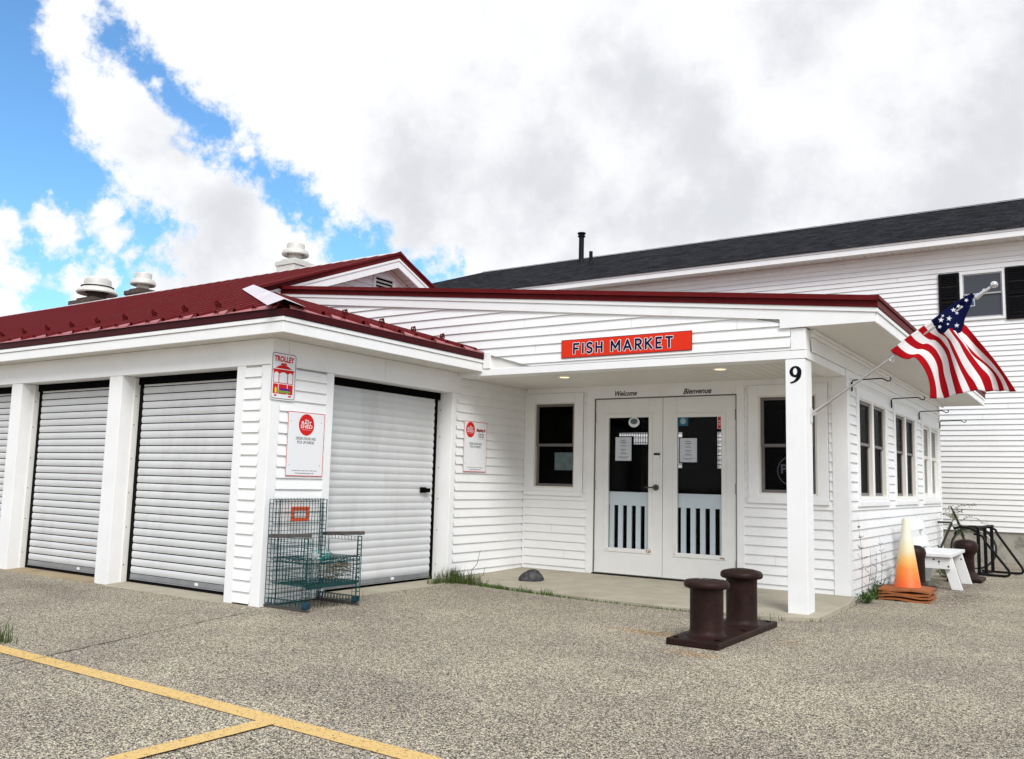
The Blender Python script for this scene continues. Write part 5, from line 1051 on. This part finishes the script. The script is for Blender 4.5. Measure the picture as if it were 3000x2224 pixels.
# ================================================================== CONES
cn0 = None
def cone(k, label):
    z = -.07+k*.034; th = thing('traffic_cone', (4.352,.78,z), label, 'traffic cone', 'nested stack of orange cones')
    mb = MB(); n = 24; ring = []; h = .022; H = .245
    sides = []
    for i in range(n):
        t_ = i/n*4; s = int(t_); f = t_-s
        cr4 = [(-H,-H),(H,-H),(H,H),(-H,H)]; a, c = cr4[s % 4], cr4[(s+1) % 4]; sides.append((a[0]+(c[0]-a[0])*f, a[1]+(c[1]-a[1])*f))
    random.seed(40+k)
    ph_ = random.uniform(0, 6)
    def wv_(a, c): return .008*math.sin(a*14+ph_)+.006*math.sin(c*11+ph_*2)
    inner = []
    for (a, c) in sides:
        r = math.hypot(a, c); inner.append((a/r*.135, c/r*.135))
    V0 = [(4.352+a,.78+c,z+wv_(a,c)+.004) for a, c in sides]; V1 = [(4.352+a*.99,.78+c*.99,z+h+wv_(a,c)) for a, c in sides]; V2 = [(4.352+a,.78+c,z+h+.012) for a, c in inner]; V3 = [(4.352+a,.78+c,z+.006) for a, c in inner]
    mb.add(V0+V1+V2+V3, [(i,(i+1)%n,n+(i+1)%n,n+i) for i in range(n)]+[(n+i,n+(i+1)%n,2*n+(i+1)%n,2*n+i) for i in range(n)]+[(i,3*n+i,3*n+(i+1)%n,(i+1)%n) for i in range(n)])
    mb.build('base', CONEBASE, th, smooth=True, angle=50)
    mb = MB(); mb.lathe([(.136,.030),(.133,.036),(.030,.745-.0*k),(.026,.747),(.022,.74),(.024,.70)], (4.352,.78,z), 40); mb.build('cone_body', CONEM, th, smooth=True)
cone(0,'lowest cone of the nested stack, only its warped base showing'); cone(1,'second cone up in the nested stack, only its base edge showing'); cone(2,'third cone up in the nested stack, right under the top one'); cone(3,'faded orange cone on top of the stack, bleached white at its tip')

# ================================================================== REAR MOORING BOLLARDS
def boll(x, y, label, head):
    th = thing('mooring_bollard', (x,y,-.07), label, 'mooring bollard')
    mb = MB()
    if head: prof = [(.10,-.03),(.105,.0),(.095,.2),(.10,.26),(.135,.31),(.15,.36),(.145,.41),(.11,.445),(.05,.46),(.001,.462)]
    else: prof = [(.115,-.03),(.115,.30),(.125,.33),(.13,.37),(.115,.42),(.07,.445),(.001,.45)]
    mb.lathe(prof, (x,y,0), 36); mb.build('bollard_post', RUSTY, th, smooth=True, angle=60)
    mb = MB(); mb.box(x-.2,x+.2,y-.26,y+.26,-.069,-.02); mb.lathe([(.19,-.02),(.15,.0),(.105,.05),(.10,.09)], (x,y,0), 32); mb.build('flange', RUSTY, th, bev=.015, seg=2)
boll(4.27,1.72,'dark iron bollard half hidden right behind the orange cone', False); boll(4.60,3.52,'brown iron bollard with a bulging head past the far end of the bench', True)

# ================================================================== BENCH
bn = thing('garden_bench', (4.35,2.7,-.07), 'small white painted wooden bench against the side wall', 'bench')
MB().box(4.15,4.615,2.08,3.32,.305,.345).build('seat', PAINTW, bn, bev=.004)
for (y0, nm_) in ((2.12,'a'),(3.10,'b')):
    MB().box(4.20,4.60,y0,y0+.035,.168,.300).build('apron', PAINTW, bn, bev=.003)
    for s in (1,-1):
        x0 = 4.55 if s > 0 else 4.26; x1 = x0+(.105 if s > 0 else -.09); yy = y0+.045+(.0 if y0 < 3 else -.10)
        mb = MB(); mb.hexa([(x1-.06,yy,-.068),(x1+.06,yy,-.068),(x1+.06,yy+.035,-.068),(x1-.06,yy+.035,-.068),(x0-.06,yy,.303),(x0+.06,yy,.303),(x0+.06,yy+.035,.303),(x0-.06,yy+.035,.303)]); mb.build('leg', PAINTW, bn, bev=.003)
MB().box(4.18,4.60,2.2,3.2,.24,.29).build('stretcher', PAINTW, bn, bev=.003) if 0 else None
for y in (2.14,3.20): MB().beam((4.20,y,.18),(4.085,y,.735),.035,.085,(0,1,0)).build('back_upright', PAINTW, bn, bev=.003)
MB().prism([(4.143,2.09,.585),(4.115,2.09,.72),(4.135,2.09,.724),(4.163,2.09,.589)], (0,1.17,0)).build('back_slat', PAINTW, bn, bev=.002)
MB().prism([(4.186,2.10,.375),(4.158,2.10,.51),(4.178,2.10,.514),(4.206,2.10,.379)], (0,1.17,0)).build('back_slat', PAINTW, bn, bev=.002)
mb = MB(); F = frame((0,2.1195,0), (1,0,0), (0,0,1), (0,-1,0))
for (x, z) in ((4.42,.275),(4.475,.252),(4.575,.20)): disc(mb, F, x, z, .011, .011, .001, 12)
rect(mb, F, 4.473, 4.477, .215, .25, .0012)
F = frame((0,3.044,0), (1,0,0), (0,0,1), (0,-1,0)); disc(mb, F, 4.60, .235, .010, .010, .001, 12); mb.build('bolt', BLKINK, bn)

# ================================================================== BIKE RACK, BICYCLE
rk_ = thing('bike_rack', (4.8,4.75,-.07), 'black tubular bike rack standing beside the foundation', 'bike rack')
for (x, y) in ((4.655,4.45),(4.71,4.75),(4.765,5.06)):
    MB().beam((x,y,-.06),(x,y,.585),.042,.05,(0,1,0)).build('upright', BLKMET, rk_, bev=.006)
mb = MB(); mb.tube([(4.64,4.42,.59),(4.775,5.09,.60)], .02, 10); mb.tube([(4.62,4.42,-.045),(4.76,5.10,-.045)], .018, 10); mb.build('cross_bar', BLKMET, rk_, smooth=True)
def hoop(y, x0, dx, top=.57):
    mb = MB(); P_ = [(x0-.08,y,-.045),(x0+.38+dx,y,-.05),(x0+.425+dx,y,-.042),(x0+.442+dx,y,-.015),(x0+.43+dx,y,.03),(x0+.14,y,top-.10),(x0+.115,y,top-.035),(x0+.07,y,top-.005),(x0+.0,y,top)]
    mb.tube(P_, .017, 10); mb.build('hoop', BLKMET, rk_, smooth=True)
hoop(4.44,4.60,-.02,.50); hoop(5.08,4.70,.0,.58)
mb = MB(); mb.tube([(4.33,4.6,.555),(4.42,4.6,.585),(4.50,4.6,.58),(4.60,4.55,.545),(4.66,4.5,.50)], .018, 10); mb.build('hoop', BLKMET, rk_, smooth=True)
bk_ = thing('bicycle', (4.2,5.85,-.09), 'old bicycle with a pale saddle and olive frame, half hidden by the shop corner', 'bicycle')
def ringm(name, c, r, rt_, m, par):
    mb = MB(); c = Vector(c); mb.tube([c+Vector((math.cos(a)*r, 0, math.sin(a)*r)) for a in [2*math.pi*k/32 for k in range(33)]], rt_, 8, cap=False); return mb.build(name, m, par, smooth=True)
for cx in (4.44,3.42):
    wh = ringm('wheel', (cx,5.85,.225), .285, .012, STEEL, bk_); ringm('tyre', (cx,5.85,.225), .305, .018, TYRE, wh)
    mb = MB()
    for k in range(14): a = 2*math.pi*k/14; mb.tube([(cx,5.85+(.02 if k % 2 else -.02),.225),(cx+math.cos(a)*.28,5.85,.225+math.sin(a)*.28)], .0015, 4)
    mb.build('spokes', STEEL, wh)
mb = MB(); bbp = (3.98,5.85,.19); stp = (4.15,5.85,.60)
mb.tube([bbp,stp], .018, 8); mb.tube([stp,(3.58,5.85,.60)], .016, 8); mb.tube([bbp,(3.60,5.85,.53)], .018, 8); mb.tube([(3.57,5.85,.65),(3.42,5.85,.225)], .015, 8)
for d in (-.03,.03): mb.tube([(4.15,5.85,.56),(4.44,5.85+d,.225)], .009, 6); mb.tube([bbp,(4.44,5.85+d,.225)], .010, 6)
mb.build('frame', OLIVE, bk_, smooth=True)
mb = MB(); mb.tube([stp,(4.175,5.85,.68)], .011, 8); mb.build('seat_post', STEEL, bk_, smooth=True)
mb = MB()
mb.add([(4.03,5.85,.735),(4.10,5.82,.735),(4.16,5.79,.725),(4.24,5.77,.72),(4.27,5.85,.725),(4.24,5.93,.72),(4.16,5.91,.725),(4.10,5.88,.735),(4.05,5.85,.715),(4.16,5.82,.67),(4.25,5.80,.665),(4.25,5.90,.665),(4.16,5.88,.67)],
 [(0,1,7),(1,2,6,7),(2,3,4),(2,4,6),(4,5,6),(0,8,9,1),(1,9,2),(2,9,10,3),(3,10,11,5,4),(5,11,12,6),(6,12,7),(7,12,8,0),(8,12,9),(9,12,11,10)]); sd_ = mb.build('saddle', SEAT, bk_, smooth=True, angle=80)
mb = MB(); mb.tube([(3.57,5.85,.65),(3.57,5.85,.78),(3.62,5.6,.80)], .011, 8); mb.tube([(3.57,5.85,.78),(3.62,6.1,.80)], .011, 8); mb.build('handlebar', STEEL, bk_, smooth=True)
mb = MB(); mb.tube([(3.98,5.80,.19),(4.06,5.78,.08)], .008, 6); mb.tube([(3.98,5.90,.19),(3.90,5.92,.30)], .008, 6); mb.lathe([(.001,0)], (0,0,0)) if 0 else None; mb.build('crank', STEEL, bk_)
mb = MB(); mb.tube([(4.44+.33*math.cos(a),5.85,.225+.33*math.sin(a)) for a in [R(35+12*k) for k in range(10)]], .014, 6); mb.build('mudguard', BLKMET, bk_, smooth=True)

# ================================================================== PLANTS
def leafq(mb, p, d, l, wd, nrm):
    d = d.normalized(); s = d.cross(nrm); s = s.normalized() if s.length > 1e-4 else Vector((1,0,0)); mb.face([p, p+d*l*.45+s*wd, p+d*l, p+d*l*.45-s*wd])
def sapling(x, y):
    th = thing('sapling', (x,y,-.09), 'thin dark sapling with sparse small leaves growing up through the bicycle', 'plant')
    random.seed(5); mb = MB(); stem = [(x+.10,y,-.1),(x+.07,y,.25),(x+.02,y,.5),(x-.06,y,.72),(x-.12,y,.86)]
    mb.tube(stem, [.024,.021,.018,.015,.009], 7); ml = MB()
    twigs = [[(x-.02,y,.62),(x+.12,y-.02,.70),(x+.24,y-.03,.68),(x+.36,y-.03,.60),(x+.44,y-.02,.50)],[(x-.09,y,.78),(x+.0,y,.86),(x+.12,y,.88),(x+.24,y,.875)],[(x-.05,y,.70),(x-.16,y,.76),(x-.26,y,.72)],[(x+.03,y,.46),(x+.11,y,.52),(x+.16,y,.50)],[(x+.02,y,.5),(x-.10,y,.55),(x-.2,y,.53)],[(x-.07,y,.75),(x-.01,y,.78),(x+.06,y,.76)]]
    for tw in twigs:
        mb.tube(tw, .0035, 4)
        for k in range(len(tw)-1):
            for j in range(9):
                p = Vector(tw[k]).lerp(Vector(tw[k+1]), random.random())+Vector((random.gauss(0,.016),random.gauss(0,.02),random.gauss(0,.018))); leafq(ml, p, Vector((random.uniform(-1,1),random.uniform(-1,1),random.uniform(-.4,1))), random.uniform(.022,.040), .009, Vector((random.uniform(-1,1),random.uniform(-1,1),1)))
    for k in range(110):
        t_ = random.uniform(.2,1); p = Vector(stem[1]).lerp(Vector(stem[4]), t_)+Vector((random.gauss(0,.03),random.gauss(0,.03),random.gauss(0,.02))); leafq(ml, p, Vector((random.uniform(-1,1),random.uniform(-1,1),random.uniform(-.4,1))), random.uniform(.024,.045), .010, Vector((random.uniform(-1,1),random.uniform(-1,1),1)))
    mb.build('trunk', mat('dark_bark', (.03,.025,.02), .8), th, smooth=True); ml.build('leaves', LEAF, th)
sapling(4.29,5.62)
def weed(x, y, r, h, n, label, z=-.07):
    th = thing('weed_plant', (x,y,z), label, 'weed', 'green weeds along the side wall'); ms = MB(); ml = MB()
    for k in range(n):
        a = random.uniform(0, 2*math.pi); rr = r*math.sqrt(random.random()); tip = Vector((x+rr*math.cos(a), y+rr*math.sin(a)*1.3, z+h*(1-.55*rr/r)*random.uniform(.5,1))); b0_ = Vector((x+rr*.25*math.cos(a), y+rr*.25*math.sin(a), z-.005))
        ms.tube([b0_, b0_.lerp(tip,.5)+Vector((0,0,h*.15)), tip], .0016, 4)
        for j in range(9):
            t_ = .3+.7*j/8; p = b0_.lerp(tip, t_)+Vector((0,0,h*.15*math.sin(math.pi*t_))); d = Vector((random.uniform(-1,1),random.uniform(-1,1),random.uniform(-.2,.8))); leafq(ml, p, d, random.uniform(.018,.04), random.uniform(.004,.008), Vector((random.uniform(-.5,.5),random.uniform(-.5,.5),1)))
    ms.build('stems', LEAF, th); ml.build('leaves', LEAF, th)
random.seed(21)
weed(4.07,.13,.13,.15,46,'bright bushy weed at the outer corner of the porch slab'); weed(4.07,.62,.12,.17,34,'taller weed between the slab corner weed and the cones'); weed(4.04,1.05,.11,.20,34,'weed right behind the stacked cones'); weed(4.30,3.9,.16,.16,40,'dark green weed under the far end of the bench')
weed(5.9,8.45,.25,.25,60,'yellow flecked weed by the concrete foundation at the frame edge', -.15)
def dry(x, y, h, dx, dy, nb, label):
    th = thing('dry_stalk', (x,y,-.07), label, 'dry weed', 'thin dead stalks in front of the side wall'); mb = MB(); P_ = []
    for k in range(9): t_ = k/8; P_.append(Vector((x+dx*t_+.012*math.sin(5*t_+x*9), y+dy*t_, -.07+h*t_)))
    mb.tube(P_, [.0032-.0024*k/8 for k in range(9)], 5); m2 = mb
    for k in range(nb):
        t_ = random.uniform(.35,1); p = P_[int(t_*8)]; a = random.uniform(0,6.28); l = random.uniform(.03,.12)*(1.25-t_); q_ = p+Vector((math.cos(a)*l,math.sin(a)*l,l*.6)); m2.tube([p,q_], .0011, 4)
        for j in range(3): m2.tube([p.lerp(q_,.5+.25*j)-Vector((0,0,.004)), p.lerp(q_,.5+.25*j)+Vector((0,0,.005))], .0022, 4)
    m2.build('stem', STALK, th)
dry(4.04,.16,.86,-.02,-.08,22,'tallest dead stalk, standing against the porch corner trim'); dry(4.05,.30,.55,.03,.06,8,'thin dead stalk just right of the tallest one'); dry(4.05,.55,.52,.03,.12,10,'dead stalk midway between the corner trim and the cones'); dry(4.06,.95,.62,-.02,.10,10,'dead stalk just left of the cones'); dry(4.10,.72,.30,.08,.25,6,'short thick leaning dead stalk by the cones')
# grass along the slab seam
def blades(mb, cx, cy, sx, sy, n, h0, h1, z=-.07, wd=.003):
    for k in range(n):
        x = random.gauss(cx, sx); y = random.gauss(cy, sy); h = random.uniform(h0, h1); a = random.uniform(0, 6.28); l = h*random.uniform(.1,.5); b = Vector((x,y,z)); m_ = b+Vector((math.cos(a)*l*.35,math.sin(a)*l*.35,h*.6)); t_ = b+Vector((math.cos(a)*l,math.sin(a)*l,h)); s = Vector((-math.sin(a)+.3,math.cos(a),0)).normalized()*wd
        mb.face([b-s, b+s, m_+s*.7, m_-s*.7]); mb.face([m_-s*.7, m_+s*.7, t_])
random.seed(33)
def edge_y(x):
    for (a, c) in zip(sl, sl[1:]):
        if a[0] <= x <= c[0]: return a[1]+(c[1]-a[1])*(x-a[0])/(c[0]-a[0])
    return -1.42
mb = MB(); blades(mb, .06,-1.52,.05,.07, 260,.05,.21); blades(mb, .02,-1.72,.03,.08, 110,.04,.16); blades(mb, .28,-1.50,.10,.03, 240,.03,.16); m_g = mb
o = mb.build('grass_clump', GRASS); tago(o, 'tall tuft of grass at the foot of the shed door jamb', 'grass', kind='stuff')
mb = MB()
for k in range(900):
    x = .2+3.4*random.random()**1.5; blades(mb, x, edge_y(x)-.012, .012,.012, 1,.006,.028 if x > 1.2 else .055, wd=.004)
for cx in (.75,1.05,1.35,1.42): blades(mb, cx, edge_y(cx)-.01,.03,.015, 26,.02,.09)
o = mb.build('seam_grass', LEAF); tago(o, 'low green growth in the seam between asphalt and porch slab', 'grass', kind='stuff')
mb = MB(); blades(mb, -.05,-6.36,.09,.03, 150,.05,.17); o = mb.build('grass_clump', GRASS); tago(o, 'dark grass tuft beside the yellow line at the left edge', 'grass', kind='stuff')
mb = MB(); blades(mb, 4.02,-.7,.015,.3, 120,.01,.04); blades(mb, 3.95,-1.52,.03,.03, 60,.01,.04); blades(mb, 3.66,-1.70,.06,.02, 60,.01,.07); o = mb.build('seam_grass', LEAF); tago(o, 'sparse growth along the right edge of the porch slab', 'grass', kind='stuff')
mb = MB(); blades(mb, .25,-3.7,.14,.18, 160,.02,.10,wd=.002); o = mb.build('dead_grass', STALK); tago(o, 'dead weeds under the wire chair', 'grass', kind='stuff')
for (x, y, dx, h, lb) in ((.36,-1.56,.12,.30,'bare brown stem arching over the grass tuft'),(.52,-1.62,.06,.13,'short bare brown stem at the slab edge')):
    th = thing('bare_stem', (x,y,-.07), lb, 'dry weed'); mb = MB(); mb.tube([(x,y,-.07),(x-.01,y,h*.3),(x+dx*.5,y,h*.6-.02),(x+dx*.8,y,h)], [.004,.0035,.003,.002], 6); mb.build('stem', STALK, th); mb = MB(); mb.lathe([(.001,-.006),(.005,0),(.001,.006)], (x+dx*.8,y,h+.004), 6); mb.build('bud', STALK, th)
# ================================================================== ROCK
bm = bmesh.new(); bmesh.ops.create_icosphere(bm, subdivisions=4, radius=1)
for v in bm.verts:
    p = v.co.copy(); q = Vector((p.x*.165, p.y*.11, p.z*.085))
    for (nx, ny, nz_, d) in ((.75,-.1,.6,.088),(-.62,-.25,.72,.066),(.9,-.45,.1,.115),(-.1,-.9,.40,.068),(-.15,.3,.95,.066),(-.95,-.2,.3,.115),(.45,-.75,.5,.066),(.1,.9,.3,.08)):
        nv = Vector((nx,ny,nz_)).normalized(); e = q.dot(nv)-d
        if e > 0: q -= nv*e*.92
    q += p*(.007*noise.noise(q*16)+.004*noise.noise(q*45)); q.z = max(q.z, -.045); v.co = q
me = bpy.data.meshes.new('rock'); bm.to_mesh(me); bm.free(); me.materials.append(ROCK)
o = bpy.data.objects.new('rock', me); sc.collection.objects.link(o); o.location = (.80,-1.06,.025); o.rotation_euler = (0,-.05,.45); tago(o, 'dark slate rock lying on the porch slab near the inside corner', 'rock')
# dead leaves and twigs blown against the edges
mb = MB(); random.seed(55)
for k in range(150):
    q_ = random.random()
    if q_ < .4: x = random.uniform(.1,3.6); y = edge_y(x)-abs(random.gauss(0,.04)); z = -.062
    elif q_ < .6: x, y, z = random.gauss(.15,.15), random.gauss(-1.6,.12), -.06
    elif q_ < .8: x, y, z = random.uniform(4.0,4.5), random.uniform(-.1,2.0), -.062
    else: x, y, z = random.gauss(.3,.25), random.gauss(-3.8,.3), -.062
    leafq(mb, Vector((x,y,z)), Vector((random.uniform(-1,1),random.uniform(-1,1),random.uniform(-.1,.3))), random.uniform(.012,.035), random.uniform(.003,.008), Vector((random.uniform(-.4,.4),random.uniform(-.4,.4),1)))
o = mb.build('leaf_litter', mat('dead_leaf', (.12,.075,.035), .8, var=.4, vscale=20)); tago(o, 'brown dead leaves gathered along the slab and wall edges', 'leaf litter', kind='stuff')
# pebbles and litter on the asphalt
mb = MB(); random.seed(77)
for k in range(420):
    if k < 260: x, y = random.gauss(4.75,.35), random.gauss(1.6,1.1)
    else: x, y = random.uniform(.3,6.5), random.uniform(-7.5,-1.9)
    if x < 4.0 and y > -1.8: continue
    r = random.uniform(.004,.011); a = random.uniform(0,3); c = Vector((x,y,-.068)); mb.add([c+Vector((math.cos(a+t)*r*random.uniform(.6,1.2),math.sin(a+t)*r,0)) for t in (0,1.57,3.14,4.71)]+[c+Vector((0,0,r*.6))], [(0,1,4),(1,2,4),(2,3,4),(3,0,4)])
o = mb.build('pebbles', mat('pale_pebble', (.50,.47,.40), .8, var=.3, vscale=3)); tago(o, 'loose pale pebbles scattered on the asphalt', 'pebbles', kind='stuff')
